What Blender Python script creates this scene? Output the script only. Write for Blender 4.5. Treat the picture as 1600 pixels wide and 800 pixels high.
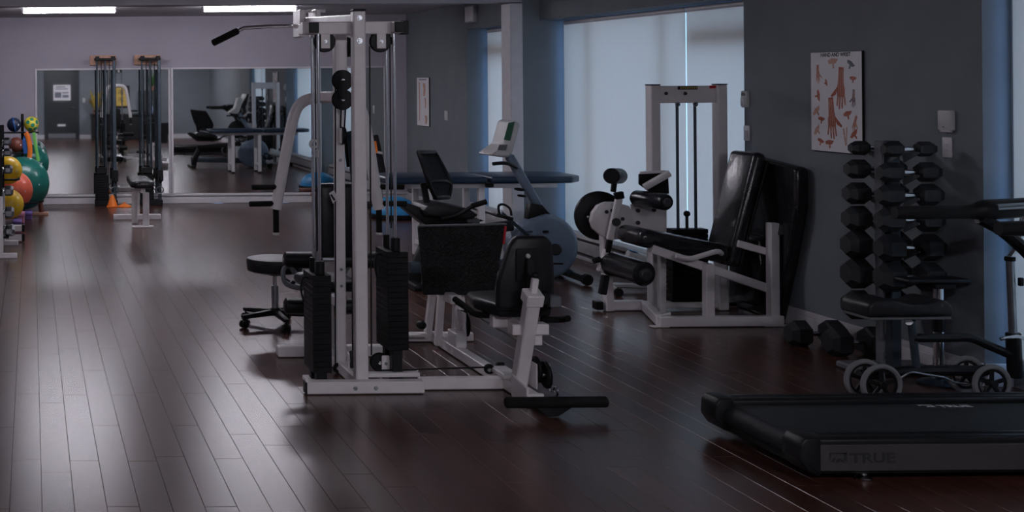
import bpy, bmesh, math, random
from mathutils import Vector as V, Matrix
random.seed(7)
PI = math.pi
for o in list(bpy.data.objects): bpy.data.objects.remove(o)
S = bpy.context.scene
COL = S.collection

# ------------------------------------------------------------------ camera
FPX, PU, PV, CH, ROLL = 1950.0, 49.0, 126.0, 1.775, math.radians(0.48)
cam = bpy.data.cameras.new('camera')
cam.sensor_width = 36; cam.sensor_fit = 'HORIZONTAL'
cam.lens = FPX / 1600 * 36
cam.shift_x = (800 - PU) / 1600
cam.shift_y = -(400 - PV) / 1600
cam.clip_start = 0.05
camo = bpy.data.objects.new('camera', cam); COL.objects.link(camo)
camo.matrix_world = Matrix.Translation((0, 0, CH)) @ Matrix.Rotation(PI / 2, 4, 'X') @ Matrix.Rotation(-ROLL, 4, 'Z')
S.camera = camo

# ------------------------------------------------------------------ sky and exposure
world = bpy.data.worlds.new('sky'); S.world = world; world.use_nodes = True
bg = world.node_tree.nodes['Background']
SKY_COL, SKY_STR = (0.31, 0.55, 1.0), 2.6
bg.inputs[0].default_value = (*SKY_COL, 1); bg.inputs[1].default_value = SKY_STR
LAMP_STR, LAMP_COL = 70.0, (0.93, 0.90, 1.0)
NEAR_FILL = 0.7  # relative strength of the unseen tubes added over the near room
REAR_FILL = 2.1  # relative strength of the unseen tubes added close to the camera
S.view_settings.view_transform = 'Standard'; S.view_settings.look = 'None'
S.view_settings.gamma = 1; S.view_settings.use_curve_mapping = False
S.view_settings.exposure = 0.12

# ------------------------------------------------------------------ measuring helpers (photo pixel at a known depth -> metres)
_c, _s = math.cos(ROLL), math.sin(ROLL)
def W(u, v, Y):
    du, dv = u - PU, v - PV
    a, b = du * _c - dv * _s, du * _s + dv * _c
    return V((a * Y / FPX, Y, CH - b * Y / FPX))
def FL(u, v):
    du, dv = u - PU, v - PV
    b = du * _s + dv * _c
    p = W(u, v, FPX * CH / b); p.z = 0
    return p

# ------------------------------------------------------------------ materials
MATS = {}
def mat(name, col, rough=0.5, metal=0.0, var=0.12, scale=12, bump=0.0, bscale=200, spec=0.5, coat=0.0, obj_rand=0.0):
    m = bpy.data.materials.new(name); m.use_nodes = True
    nt = m.node_tree; N = nt.nodes; L = nt.links
    b = N['Principled BSDF']
    tc = N.new('ShaderNodeTexCoord')
    nz = N.new('ShaderNodeTexNoise'); nz.inputs['Scale'].default_value = scale; nz.inputs['Detail'].default_value = 4
    L.new(tc.outputs['Object'], nz.inputs['Vector'])
    rp = N.new('ShaderNodeValToRGB')
    rp.color_ramp.elements[0].position = 0.3; rp.color_ramp.elements[1].position = 0.7
    lo = [c * (1 - var) for c in col]; hi = [min(1, c * (1 + var)) for c in col]
    rp.color_ramp.elements[0].color = (*lo, 1); rp.color_ramp.elements[1].color = (*hi, 1)
    L.new(nz.outputs['Fac'], rp.inputs['Fac'])
    L.new(rp.outputs['Color'], b.inputs['Base Color'])
    b.inputs['Roughness'].default_value = rough; b.inputs['Metallic'].default_value = metal
    b.inputs['Specular IOR Level'].default_value = spec
    b.inputs['Coat Weight'].default_value = coat
    if bump:
        n2 = N.new('ShaderNodeTexNoise'); n2.inputs['Scale'].default_value = bscale; n2.inputs['Detail'].default_value = 3
        L.new(tc.outputs['Object'], n2.inputs['Vector'])
        bp = N.new('ShaderNodeBump'); bp.inputs['Strength'].default_value = bump; bp.inputs['Distance'].default_value = 0.01
        L.new(n2.outputs['Fac'], bp.inputs['Height']); L.new(bp.outputs['Normal'], b.inputs['Normal'])
    MATS[name] = m
    return m
mat('white_paint', (0.80, 0.76, 0.76), 0.35, var=0.05)
mat('grey_paint', (0.185, 0.205, 0.225), 0.85, var=0.06, scale=3, bump=0.12, bscale=90)
mat('lavender_paint', (0.40, 0.375, 0.43), 0.85, var=0.04, scale=2, bump=0.08, bscale=90)
mat('dark_wall', (0.16, 0.17, 0.185), 0.85, var=0.05, scale=3, bump=0.1, bscale=90)
mat('ceiling_paint', (0.42, 0.41, 0.44), 0.9, var=0.04, scale=2)
mat('trim_white', (0.62, 0.60, 0.62), 0.4, var=0.05)
mat('black_vinyl', (0.012, 0.012, 0.014), 0.40, var=0.3, bump=0.08, bscale=60, spec=0.25)
mat('shiny_vinyl', (0.014, 0.014, 0.017), 0.24, var=0.3, bump=0.25, bscale=14)
mat('blue_vinyl', (0.012, 0.03, 0.06), 0.35, var=0.2, bump=0.1, bscale=60)
mat('black_plastic', (0.008, 0.008, 0.009), 0.45, var=0.2, spec=0.22)
mat('black_rubber', (0.010, 0.010, 0.011), 0.7, var=0.3, bump=0.15, bscale=150, spec=0.25)
mat('foam_grip', (0.010, 0.010, 0.010), 0.85, var=0.3, bump=0.3, bscale=250, spec=0.15)
mat('iron', (0.008, 0.008, 0.009), 0.5, metal=0.0, var=0.3, bump=0.2, bscale=120, spec=0.15)
mat('hex_rubber', (0.022, 0.024, 0.028), 0.55, var=0.3, bump=0.15, bscale=120, spec=0.30)
mat('chrome', (0.62, 0.63, 0.65), 0.16, metal=1.0, var=0.04)
mat('steel', (0.32, 0.34, 0.36), 0.3, metal=1.0, var=0.1)
mat('dark_steel', (0.06, 0.08, 0.10), 0.35, metal=0.6, var=0.2)
mat('silver_plastic', (0.30, 0.33, 0.37), 0.4, metal=0.3, var=0.08)
mat('grey_shroud', (0.17, 0.22, 0.29), 0.42, metal=0.1, var=0.08)
mat('grey_plastic', (0.11, 0.12, 0.13), 0.5, var=0.12)
mat('light_plastic', (0.50, 0.50, 0.49), 0.45, var=0.05)
mat('screen_green', (0.03, 0.10, 0.06), 0.2, var=0.2)
mat('mesh_fabric', (0.035, 0.04, 0.046), 0.8, var=0.3, bump=0.5, bscale=300)
mat('wood', (0.52, 0.30, 0.20), 0.5, var=0.2, scale=18)
mat('orange_plastic', (0.85, 0.20, 0.02), 0.45, var=0.08)
mat('yellow_ball', (0.80, 0.50, 0.02), 0.35, var=0.05)
mat('coral_ball', (0.72, 0.13, 0.07), 0.35, var=0.05)
mat('green_ball', (0.01, 0.14, 0.11), 0.3, var=0.08)
mat('brown_ball', (0.16, 0.04, 0.025), 0.5, var=0.2)
mat('navy_ball', (0.01, 0.02, 0.05), 0.45, var=0.3)
mat('lemon', (0.62, 0.55, 0.03), 0.4, var=0.08)
mat('spot_green', (0.02, 0.24, 0.14), 0.4, var=0.1)
mat('band_green', (0.16, 0.50, 0.10), 0.5, var=0.1)
mat('band_blue', (0.02, 0.10, 0.35), 0.5, var=0.1)
mat('bright_blue', (0.02, 0.24, 0.50), 0.4, var=0.1)
mat('purple_vinyl', (0.12, 0.08, 0.28), 0.5, var=0.1)
mat('pink_foam', (0.62, 0.25, 0.36), 0.7, var=0.1)
mat('red_plastic', (0.55, 0.02, 0.03), 0.4, var=0.1)
mat('paper', (0.84, 0.82, 0.84), 0.7, var=0.03)
mat('print_red', (0.42, 0.12, 0.07), 0.7, var=0.45, scale=70)
mat('print_pale', (0.60, 0.36, 0.28), 0.7, var=0.3, scale=60)
mat('print_grey', (0.16, 0.17, 0.22), 0.7, var=0.3, scale=60)
mat('print_black', (0.012, 0.012, 0.015), 0.6, var=0.1)
mat('print_white', (0.55, 0.55, 0.57), 0.6, var=0.03)
mat('gold_paper', (0.62, 0.42, 0.08), 0.6, var=0.1)
mat('leaf', (0.04, 0.13, 0.03), 0.5, var=0.3)
mat('leaf_yellow', (0.45, 0.33, 0.05), 0.5, var=0.3)
mat('pot', (0.25, 0.12, 0.08), 0.6, var=0.15)
mat('door_dark', (0.02, 0.026, 0.03), 0.45, var=0.1)
mat('desk_black', (0.008, 0.008, 0.010), 0.4, var=0.1)
mat('bottle_blue', (0.25, 0.35, 0.55), 0.3, var=0.1)
mat('belt', (0.013, 0.016, 0.019), 0.65, var=0.15, bump=0.25, bscale=300, spec=0.30)
mat('rail_black', (0.006, 0.0065, 0.008), 0.38, var=0.2, spec=0.30)
mat('side_panel', (0.040, 0.038, 0.038), 0.45, var=0.08)
mat('heater_paint', (0.34, 0.33, 0.33), 0.45, var=0.06)
mat('window_frame', (0.45, 0.47, 0.50), 0.4, var=0.05)
mat('tower_paint', (0.74, 0.71, 0.72), 0.4, var=0.05)
mat('sticker_yellow', (0.45, 0.33, 0.08), 0.5, var=0.1)
mat('tyre_grey', (0.16, 0.165, 0.17), 0.75, var=0.12)

# diamond-tread plate
def tread():
    m = mat('tread_plate', (0.016, 0.016, 0.017), 0.55, var=0.2, spec=0.20)
    nt = m.node_tree; N = nt.nodes; L = nt.links; b = N['Principled BSDF']
    tc = N.new('ShaderNodeTexCoord'); mp = N.new('ShaderNodeMapping'); mp.inputs['Rotation'].default_value = (0, PI / 4, 0)
    vo = N.new('ShaderNodeTexVoronoi'); vo.inputs['Scale'].default_value = 75
    L.new(tc.outputs['Object'], mp.inputs['Vector']); L.new(mp.outputs['Vector'], vo.inputs['Vector'])
    bp = N.new('ShaderNodeBump'); bp.inputs['Strength'].default_value = 0.9; bp.inputs['Distance'].default_value = 0.01
    L.new(vo.outputs['Distance'], bp.inputs['Height']); L.new(bp.outputs['Normal'], b.inputs['Normal'])
tread()
# mirror
def mirror_mat():
    m = mat('mirror', (0.80, 0.83, 0.83), 0.02, metal=1.0, var=0.005, scale=1)
mirror_mat()
# woven translucent blind cloth
def blind_mat():
    m = bpy.data.materials.new('blind_cloth'); m.use_nodes = True; MATS['blind_cloth'] = m
    nt = m.node_tree; N = nt.nodes; L = nt.links; N.remove(N['Principled BSDF']); out = N['Material Output']
    tc = N.new('ShaderNodeTexCoord'); mp = N.new('ShaderNodeMapping'); mp.inputs['Scale'].default_value = (40, 40, 1.5)
    nz = N.new('ShaderNodeTexNoise'); nz.inputs['Scale'].default_value = 3; nz.inputs['Detail'].default_value = 3
    rp = N.new('ShaderNodeValToRGB'); rp.color_ramp.elements[0].color = (0.92, 0.80, 0.69, 1); rp.color_ramp.elements[1].color = (0.96, 0.84, 0.725, 1)
    L.new(tc.outputs['Object'], mp.inputs['Vector']); L.new(mp.outputs['Vector'], nz.inputs['Vector']); L.new(nz.outputs['Fac'], rp.inputs['Fac'])
    tr = N.new('ShaderNodeBsdfTranslucent'); df = N.new('ShaderNodeBsdfDiffuse'); mx = N.new('ShaderNodeMixShader')
    mx.inputs[0].default_value = 0.55
    L.new(rp.outputs['Color'], tr.inputs['Color']); L.new(rp.outputs['Color'], df.inputs['Color'])
    L.new(df.outputs[0], mx.inputs[1]); L.new(tr.outputs[0], mx.inputs[2]); L.new(mx.outputs[0], out.inputs['Surface'])
blind_mat()
def glass_mat():
    m = bpy.data.materials.new('window_glass'); m.use_nodes = True; MATS['window_glass'] = m
    nt = m.node_tree; N = nt.nodes; L = nt.links; N.remove(N['Principled BSDF']); out = N['Material Output']
    tr = N.new('ShaderNodeBsdfTransparent'); tr.inputs[0].default_value = (0.92, 0.95, 0.96, 1)
    gl = N.new('ShaderNodeBsdfGlossy'); gl.inputs['Roughness'].default_value = 0.02
    mx = N.new('ShaderNodeMixShader'); mx.inputs[0].default_value = 0.06
    L.new(tr.outputs[0], mx.inputs[1]); L.new(gl.outputs[0], mx.inputs[2]); L.new(mx.outputs[0], out.inputs['Surface'])
glass_mat()
def lamp_mat(name, strength):
    m = bpy.data.materials.new(name); m.use_nodes = True; MATS[name] = m
    b = m.node_tree.nodes['Principled BSDF']
    b.inputs['Base Color'].default_value = (0.8, 0.8, 0.8, 1)
    b.inputs['Emission Color'].default_value = (*LAMP_COL, 1); b.inputs['Emission Strength'].default_value = strength
lamp_mat('tube_light', LAMP_STR)
lamp_mat('tube_fill_near', LAMP_STR * NEAR_FILL)
lamp_mat('tube_fill_rear', LAMP_STR * REAR_FILL)
# glossy dark hardwood
def floor_mat():
    m = bpy.data.materials.new('hardwood'); m.use_nodes = True; MATS['hardwood'] = m
    nt = m.node_tree; N = nt.nodes; L = nt.links; b = N['Principled BSDF']
    oi = N.new('ShaderNodeObjectInfo'); ge = N.new('ShaderNodeNewGeometry')
    ad = N.new('ShaderNodeMath'); ad.operation = 'ADD'; fr = N.new('ShaderNodeMath'); fr.operation = 'FRACT'
    L.new(oi.outputs['Random'], ad.inputs[0]); L.new(ge.outputs['Random Per Island'], ad.inputs[1]); L.new(ad.outputs[0], fr.inputs[0])
    mp = N.new('ShaderNodeMapping'); mp.inputs['Scale'].default_value = (22, 1.3, 22)
    cb = N.new('ShaderNodeCombineXYZ'); sc = N.new('ShaderNodeMath'); sc.operation = 'MULTIPLY'; sc.inputs[1].default_value = 40
    L.new(fr.outputs[0], sc.inputs[0]); L.new(sc.outputs[0], cb.inputs['Y']); L.new(cb.outputs[0], mp.inputs['Location'])
    L.new(ge.outputs['Position'], mp.inputs['Vector'])
    nz = N.new('ShaderNodeTexNoise'); nz.inputs['Scale'].default_value = 1.0; nz.inputs['Detail'].default_value = 6; nz.inputs['Roughness'].default_value = 0.65
    L.new(mp.outputs['Vector'], nz.inputs['Vector'])
    rp = N.new('ShaderNodeValToRGB')
    rp.color_ramp.elements[0].position = 0.25; rp.color_ramp.elements[0].color = (0.026, 0.0098, 0.0068, 1)
    rp.color_ramp.elements[1].position = 0.8; rp.color_ramp.elements[1].color = (0.10, 0.038, 0.026, 1)
    L.new(nz.outputs['Fac'], rp.inputs['Fac'])
    hs = N.new('ShaderNodeHueSaturation'); mr = N.new('ShaderNodeMapRange'); mr.inputs['To Min'].default_value = 0.7; mr.inputs['To Max'].default_value = 1.35
    L.new(fr.outputs[0], mr.inputs['Value']); L.new(mr.outputs[0], hs.inputs['Value']); L.new(rp.outputs['Color'], hs.inputs['Color'])
    L.new(hs.outputs['Color'], b.inputs['Base Color'])
    b.inputs['Roughness'].default_value = 0.27
    b.inputs['Specular IOR Level'].default_value = 0.6
floor_mat()

# ------------------------------------------------------------------ mesh helpers
def frame(d, up=(0, 0, 1)):
    z = V(d).normalized(); up = V(up)
    if abs(z.dot(up)) > 0.98: up = V((0, 1, 0)) if abs(z.y) < 0.9 else V((1, 0, 0))
    x = up.cross(z).normalized(); y = z.cross(x)
    return x, y, z
def catmull(pts, n):
    pts = [V(p) for p in pts]; out = []
    for i in range(len(pts) - 1):
        p0 = pts[max(i - 1, 0)]; p1 = pts[i]; p2 = pts[i + 1]; p3 = pts[min(i + 2, len(pts) - 1)]
        for k in range(n):
            t = k / n
            out.append(0.5 * ((2 * p1) + (p2 - p0) * t + (2 * p0 - 5 * p1 + 4 * p2 - p3) * t * t + (3 * p1 - p0 - 3 * p2 + p3) * t ** 3))
    out.append(pts[-1]); return out
class G:
    def __init__(s): s.bm = bmesh.new()
    def _merge(s, b, M=None):
        if M is not None: bmesh.ops.transform(b, matrix=M, verts=b.verts)
        me = bpy.data.meshes.new('tmp'); b.to_mesh(me); b.free(); s.bm.from_mesh(me); bpy.data.meshes.remove(me)
        return s
    def box(s, c, size, rot=None, bev=0.0, seg=1):
        b = bmesh.new(); bmesh.ops.create_cube(b, size=1)
        bmesh.ops.scale(b, vec=V(size), verts=b.verts)
        if bev: bmesh.ops.bevel(b, geom=list(b.edges), offset=bev, segments=seg, affect='EDGES', profile=0.5)
        M = Matrix.Translation(V(c))
        if rot is not None: M = M @ rot
        return s._merge(b, M)
    def bb(s, x0, x1, y0, y1, z0, z1, bev=0.0, seg=1):
        return s.box(((x0 + x1) / 2, (y0 + y1) / 2, (z0 + z1) / 2), (x1 - x0, y1 - y0, z1 - z0), None, bev, seg)
    def bar(s, p0, p1, w, h=None, up=(0, 0, 1), bev=0.005, seg=1):
        p0, p1 = V(p0), V(p1); h = h or w
        x, y, z = frame(p1 - p0, up)
        R = Matrix((x, y, z)).transposed().to_4x4()
        return s.box((p0 + p1) / 2, (w, h, (p1 - p0).length), R, bev, seg)
    def lathe(s, o, axis, prof, n=24):
        x, y, z = frame(axis); o = V(o); bm = s.bm; rings = []
        for t, r in prof:
            if r < 1e-6: rings.append([bm.verts.new(o + z * t)])
            else: rings.append([bm.verts.new(o + z * t + (x * math.cos(2 * PI * i / n) + y * math.sin(2 * PI * i / n)) * r) for i in range(n)])
        for a, b in zip(rings, rings[1:]):
            for i in range(n):
                j = (i + 1) % n
                if len(a) == 1 and len(b) == 1: continue
                if len(a) == 1: f = (a[0], b[j], b[i])
                elif len(b) == 1: f = (a[i], a[j], b[0])
                else: f = (a[i], a[j], b[j], b[i])
                bm.faces.new(f[::-1])
        if len(rings[0]) > 1: bm.faces.new(rings[0])
        if len(rings[-1]) > 1: bm.faces.new(rings[-1][::-1])
        return s
    def cyl(s, p0, p1, r, n=20, ch=None, r2=None):
        p0, p1 = V(p0), V(p1); L = (p1 - p0).length; r2 = r if r2 is None else r2
        ch = min(r, r2) * 0.12 if ch is None else ch
        ch = min(ch, L * 0.3)
        return s.lathe(p0, p1 - p0, [(0, r - ch), (ch, r), (L - ch, r2), (L, r2 - ch)], n)
    def tube(s, pts, r, n=10, sm=0, flat=1.0, up=(0, 0, 1), closed=False):
        pts = catmull(pts, sm) if sm else [V(p) for p in pts]
        m = len(pts); rr = r if isinstance(r, (list, tuple)) else [r] * m
        if len(rr) != m: rr = [rr[min(int(i / (m - 1) * (len(rr) - 1)), len(rr) - 2)] * (1 - (i / (m - 1) * (len(rr) - 1)) % 1) + rr[min(int(i / (m - 1) * (len(rr) - 1)) + 1, len(rr) - 1)] * ((i / (m - 1) * (len(rr) - 1)) % 1) for i in range(m)]
        rings = []; px = None
        for i, p in enumerate(pts):
            if closed: d = pts[(i + 1) % m] - pts[i - 1]
            else: d = (pts[min(i + 1, m - 1)] - pts[max(i - 1, 0)])
            d.normalize()
            if px is None: x, y, _ = frame(d, up)
            else:
                x = (px - d * px.dot(d)).normalized(); y = d.cross(x)
            px = x
            rings.append([s.bm.verts.new(p + (x * math.cos(2 * PI * k / n) + y * math.sin(2 * PI * k / n) * flat) * rr[i]) for k in range(n)])
        pairs = list(zip(rings, rings[1:]))
        if closed: pairs.append((rings[-1], rings[0]))
        for a, b in pairs:
            for k in range(n):
                s.bm.faces.new((a[k], a[(k + 1) % n], b[(k + 1) % n], b[k]))
        if not closed:
            s.bm.faces.new(rings[0][::-1]); s.bm.faces.new(rings[-1])
        return s
    def ring(s, c, axis, R, r, n=32, k=8):
        x, y, z = frame(axis); c = V(c)
        return s.tube([c + (x * math.cos(2 * PI * i / n) + y * math.sin(2 * PI * i / n)) * R for i in range(n)], r, k, closed=True, up=axis)
    def ball(s, c, r, n=24, m=14, sc=(1, 1, 1)):
        b = bmesh.new(); bmesh.ops.create_uvsphere(b, u_segments=n, v_segments=m, radius=r)
        return s._merge(b, Matrix.Translation(V(c)) @ Matrix.Diagonal((*sc, 1)))
    def prism(s, pts, n, t, bev=0.0, seg=1):
        n = V(n).normalized(); b = bmesh.new()
        vs = [b.verts.new(V(p)) for p in pts]; f = b.faces.new(vs)
        f.normal_update()
        if f.normal.dot(n) > 0: f.normal_flip()
        g = bmesh.ops.extrude_face_region(b, geom=[f])
        bmesh.ops.translate(b, vec=n * t, verts=[e for e in g['geom'] if isinstance(e, bmesh.types.BMVert)])
        bmesh.ops.recalc_face_normals(b, faces=b.faces)
        if bev: bmesh.ops.bevel(b, geom=list(b.edges), offset=bev, segments=seg, affect='EDGES', profile=0.5)
        return s._merge(b)
    def pad(s, c, size, rot=None, r=0.03):
        return s.box(c, size, rot, min(r, min(size) * 0.48), 3)
    def mesh(s, name, m, ang=35):
        me = bpy.data.meshes.new(name)
        s.bm.normal_update(); s.bm.to_mesh(me); s.bm.free()
        me.materials.append(MATS[m])
        me.polygons.foreach_set('use_smooth', [True] * len(me.polygons))
        me.set_sharp_from_angle(angle=math.radians(ang))
        return me
def link(name, data, parent=None):
    o = bpy.data.objects.new(name, data); COL.objects.link(o)
    if parent is not None: o.parent = parent
    return o
class Thing:
    """world=True: part geometry is given in room coordinates, otherwise in the thing's own frame."""
    def __init__(s, name, label, cat, loc=(0, 0, 0), rz=0, group=None, world=False, kind=None):
        s.o = link(name, None); s.o.location = V(loc); s.o.rotation_euler = (0, 0, rz); s.o.empty_display_size = 0.1
        s.o['label'] = label; s.o['category'] = cat
        if group: s.o['group'] = group
        if kind: s.o['kind'] = kind
        s.off = -V(loc) if world else V((0, 0, 0))
    def p(s, name, g, m, parent=None, label=None, ang=35):
        if s.off.length: bmesh.ops.translate(g.bm, vec=s.off, verts=g.bm.verts)
        o = link(name, g.mesh(name, m, ang), parent or s.o)
        if label: o['label'] = label
        return o
def single(name, g, m, label, cat, group=None, ang=35, origin=None):
    """a thing that is one mesh; its origin goes to the base centre"""
    vs = [v.co.copy() for v in g.bm.verts]
    if origin is None:
        origin = V(((min(v.x for v in vs) + max(v.x for v in vs)) / 2, (min(v.y for v in vs) + max(v.y for v in vs)) / 2, min(v.z for v in vs)))
    bmesh.ops.translate(g.bm, vec=-V(origin), verts=g.bm.verts)
    o = link(name, g.mesh(name, m, ang)); o.location = origin
    o['label'] = label; o['category'] = cat
    if group: o['group'] = group
    return o
def struct(name, g, m, label=None, parent=None):
    o = link(name, g.mesh(name, m), parent)
    if parent is None:
        o['kind'] = 'structure'
        if label: o['label'] = label
    return o
def copy_tree(o, parent=None):
    c = o.copy(); COL.objects.link(c); c.parent = parent
    for ch in list(o.children): copy_tree(ch, c)
    return c
def text_mesh(body, size, m, extrude=0.0006, align='LEFT', shear=0.0, bold=0.0):
    cu = bpy.data.curves.new('lettering', 'FONT'); cu.body = body; cu.size = size; cu.extrude = extrude; cu.align_x = align; cu.shear = shear; cu.offset = bold
    t = bpy.data.objects.new('lettering', cu); COL.objects.link(t)
    dg = bpy.context.evaluated_depsgraph_get()
    me = bpy.data.meshes.new_from_object(t.evaluated_get(dg)); bpy.data.objects.remove(t)
    me.materials.clear(); me.materials.append(MATS[m])
    return me

# ------------------------------------------------------------------ the room
XR, XG, YB, YR, XL, ZC = 5.38, 5.68, 17.9, -1.9, -2.4, 2.68     # right wall, glass plane, mirror wall, rear wall, left wall, ceiling
ZW = 2.37                                                        # window head
def room():
    g = G(); g.bb(XL, XG + 0.3, YR, YB, -0.12, -0.012)
    fl = struct('floor', g, 'hardwood', 'dark glossy hardwood plank floor')
    PW, PL = 0.135, 1.22
    def plank_bm(bm, x, y, L):
        w, c, t = PW - 0.0008, 0.0014, 0.012
        x0, x1, y0, y1 = x, x + w, y, y + L - 0.0008
        lo = [bm.verts.new(p) for p in ((x0, y0, -t), (x1, y0, -t), (x1, y1, -t), (x0, y1, -t))]
        md = [bm.verts.new(p) for p in ((x0, y0, -c), (x1, y0, -c), (x1, y1, -c), (x0, y1, -c))]
        hi = [bm.verts.new(p) for p in ((x0 + c, y0 + c, 0), (x1 - c, y0 + c, 0), (x1 - c, y1 - c, 0), (x0 + c, y1 - c, 0))]
        for a, b in ((lo, md), (md, hi)):
            for i in range(4): bm.faces.new((a[i], a[(i + 1) % 4], b[(i + 1) % 4], b[i]))
        bm.faces.new(hi)
    protos = {}
    cand = []
    x = XL
    while x < XG - 0.02:
        off = random.choice((0, 0.24, 0.41, 0.61, 0.81, 1.02)) + random.uniform(-0.05, 0.05)
        y = YR - off
        while y < YB:
            y0, y1 = max(y, YR), min(y + PL, YB)
            if y1 - y0 > 0.05: cand.append((x, y0, y1 - y0))
            y += PL
        x += PW
    def inview(c):
        xc, y0, L = c
        yb = y0 + L
        if yb < 5.2: return False
        u0 = PU + xc * FPX / max(yb, 5.2)
        return -120 < u0 < 1620 and xc < XR
    vis = [c for c in cand if inview(c)]
    vis.sort(key=lambda c: max(c[1], 4.6)); near = vis[:300]; ns = set(near)
    for (px, py, L) in near:
        key = round(L, 2)
        if key not in protos:
            b = G(); plank_bm(b.bm, 0, 0, L); protos[key] = b.mesh('plank', 'hardwood', 20)
        o = link('plank', protos[key], fl); o.location = (px, py, 0)
    b = G()
    for c in cand:
        if c not in ns: plank_bm(b.bm, *c)
    o = link('planks', b.mesh('planks', 'hardwood', 20), fl); o['kind'] = 'stuff'
    struct('ceiling', G().bb(XL, XG + 0.3, YR, YB, ZC, ZC + 0.12), 'ceiling_paint', 'pale flat ceiling')
    struct('wall_back', G().bb(XL - 0.1, XG + 0.3, YB, YB + 0.12, 0, ZC), 'lavender_paint', 'lavender wall that carries the mirrors')
    struct('wall_left', G().bb(XL - 0.12, XL, YR, YB, 0, ZC), 'lavender_paint', 'plain wall on the left')
    struct('wall_rear', G().bb(XL - 0.1, XG + 0.3, YR - 0.12, YR, 0, ZC), 'grey_paint', 'grey wall behind the camera seen in the mirror')
    for y0, y1, lab in ((YR, 5.0, 'grey right wall nearest the camera'), (7.06, 9.42, 'grey wall with the hand poster'), (15.4, YB, 'grey wall at the far corner')):
        struct('wall_right', G().bb(XR, XG + 0.2, y0, y1, 0, ZC), 'grey_paint', lab)
    for y0, y1 in ((5.0, 7.06), (9.42, 13.2), (13.4, 15.4)):
        struct('wall_right', G().bb(XR, XG + 0.2, y0, y1, ZW, ZC), 'grey_paint', 'grey wall strip over a window')
        g = G(); g.bb(5.53 if y0 == 5.0 else XR + 0.02, XG + 0.2, y0, y1, 0, 0.10); struct('trim_4', g, 'grey_paint', 'low grey sill under a window')
    # pier and header of the opening between the two rooms
    struct('trim_1', G().bb(5.19, XG + 0.2, 13.2, 13.4, 0, ZC), 'grey_paint', 'grey pier between the two tall windows')
    struct('trim_2', G().bb(5.06, 5.19, 13.17, 13.43, 0, 2.55, 0.006), 'trim_white', 'white casing at the end of the pier')
    struct('trim_3', G().bb(XL, 5.19, 13.19, 13.41, 2.56, ZC), 'ceiling_paint', 'shallow header beam under the ceiling')
    # baseboards
    def skirt(g, x0, x1, y0, y1, h=0.13):
        g.bb(x0, x1, y0, y1, 0, h * 0.72, 0.003); 
        if abs(x1 - x0) > abs(y1 - y0): g.bb(x0, x1, y0 + 0.006, y1, h * 0.72, h, 0.004)
        else: g.bb(x0 + 0.006, x1, y0, y1, h * 0.72, h, 0.004)
    g = G(); skirt(g, XR - 0.02, XR, 7.06, 9.42); skirt(g, XR - 0.02, XR, 15.4, YB); skirt(g, XR - 0.02, XR, YR, 5.0)
    g.bb(XR, 5.53, 7.06 - 0.02, 7.06, 0, 0.13, 0.004)
    struct('baseboard_right', g, 'trim_white', 'white baseboard of the right wall')
    g = G(); g.bb(XL, XR, YB - 0.03, YB, 0, 0.105, 0.004); g.bb(XL, XR, YB - 0.05, YB, 0.105, 0.14, 0.005)
    struct('baseboard_back', g, 'trim_white', 'white baseboard and ledge under the mirrors')
    g = G(); g.bb(XL, 0.42, YR, YR + 0.02, 0, 0.13, 0.004); g.bb(1.42, XR, YR, YR + 0.02, 0, 0.13, 0.004)
    struct('baseboard_rear', g, 'trim_white', 'white baseboard of the rear wall')
room()
def windows():
    spec = [(1, 9.42, 13.2, (11.1, 12.58), (10.7,)), (2, 13.4, 15.4, (14.6,), ()), (3, 5.0, 7.06, (6.0,), ())]
    for n, y0, y1, mull, split in spec:
        g = G(); e = 0.05; XG = 5.54 if n == 3 else 5.68
        g.bb(XG, XG + 0.07, y0, y1, 0.10, 0.10 + e, 0.004); g.bb(XG, XG + 0.07, y0, y1, ZW - e, ZW, 0.004)
        g.bb(XG, XG + 0.07, y0, y0 + e, 0.10, ZW, 0.004); g.bb(XG, XG + 0.07, y1 - e, y1, 0.10, ZW, 0.004)
        w = struct('window_%d' % n, g, 'window_frame', 'tall window behind a roller blind')
        ys = [y0] + sorted(mull) + [y1]
        for m in mull: struct('mullion', G().bb(XG, XG + 0.07, m - 0.03, m + 0.03, 0.15, ZW - e, 0.004), 'window_frame', parent=w)
        for a, b in zip(ys, ys[1:]):
            struct('pane', G().bb(XG + 0.03, XG + 0.036, a + 0.03, b - 0.03, 0.15, ZW - e), 'window_glass', parent=w)
        if n in (1, 2):
            a, b = (y0, 10.72) if n == 1 else (y0, y1)
            struct('transom', G().bb(XG - 0.0, XG + 0.07, a + e, b - e, 2.02, 2.16, 0.004), 'window_frame', parent=w)
    blinds = [(9.47, 10.675, 'narrow translucent roller blind behind the cable weight tower'), (10.69, 13.13, 'wide translucent roller blind beside the grey pier'),
              (13.45, 15.33, 'translucent roller blind behind the recumbent bike console'), (5.04, 6.99, 'translucent roller blind at the right edge above the treadmill')]
    for y0, y1, lab in blinds:
        bx = 5.498 if y0 < 6 else 5.606
        t = Thing('roller_blind', lab, 'blind', (bx + 0.014, (y0 + y1) / 2, ZW - 0.05), group='roller blinds on the tall windows', world=True)
        t.p('roller_tube', G().cyl((bx + 0.014, y0, ZW - 0.035), (bx + 0.014, y1, ZW - 0.035), 0.025, 16), 'trim_white')
        t.p('cloth', G().bb(bx, bx + 0.0015, y0, y1, 0.17, ZW - 0.03), 'blind_cloth')
        t.p('hem_bar', G().bb(bx - 0.006, bx + 0.008, y0, y1, 0.155, 0.175, 0.003), 'trim_white')
windows()
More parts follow.
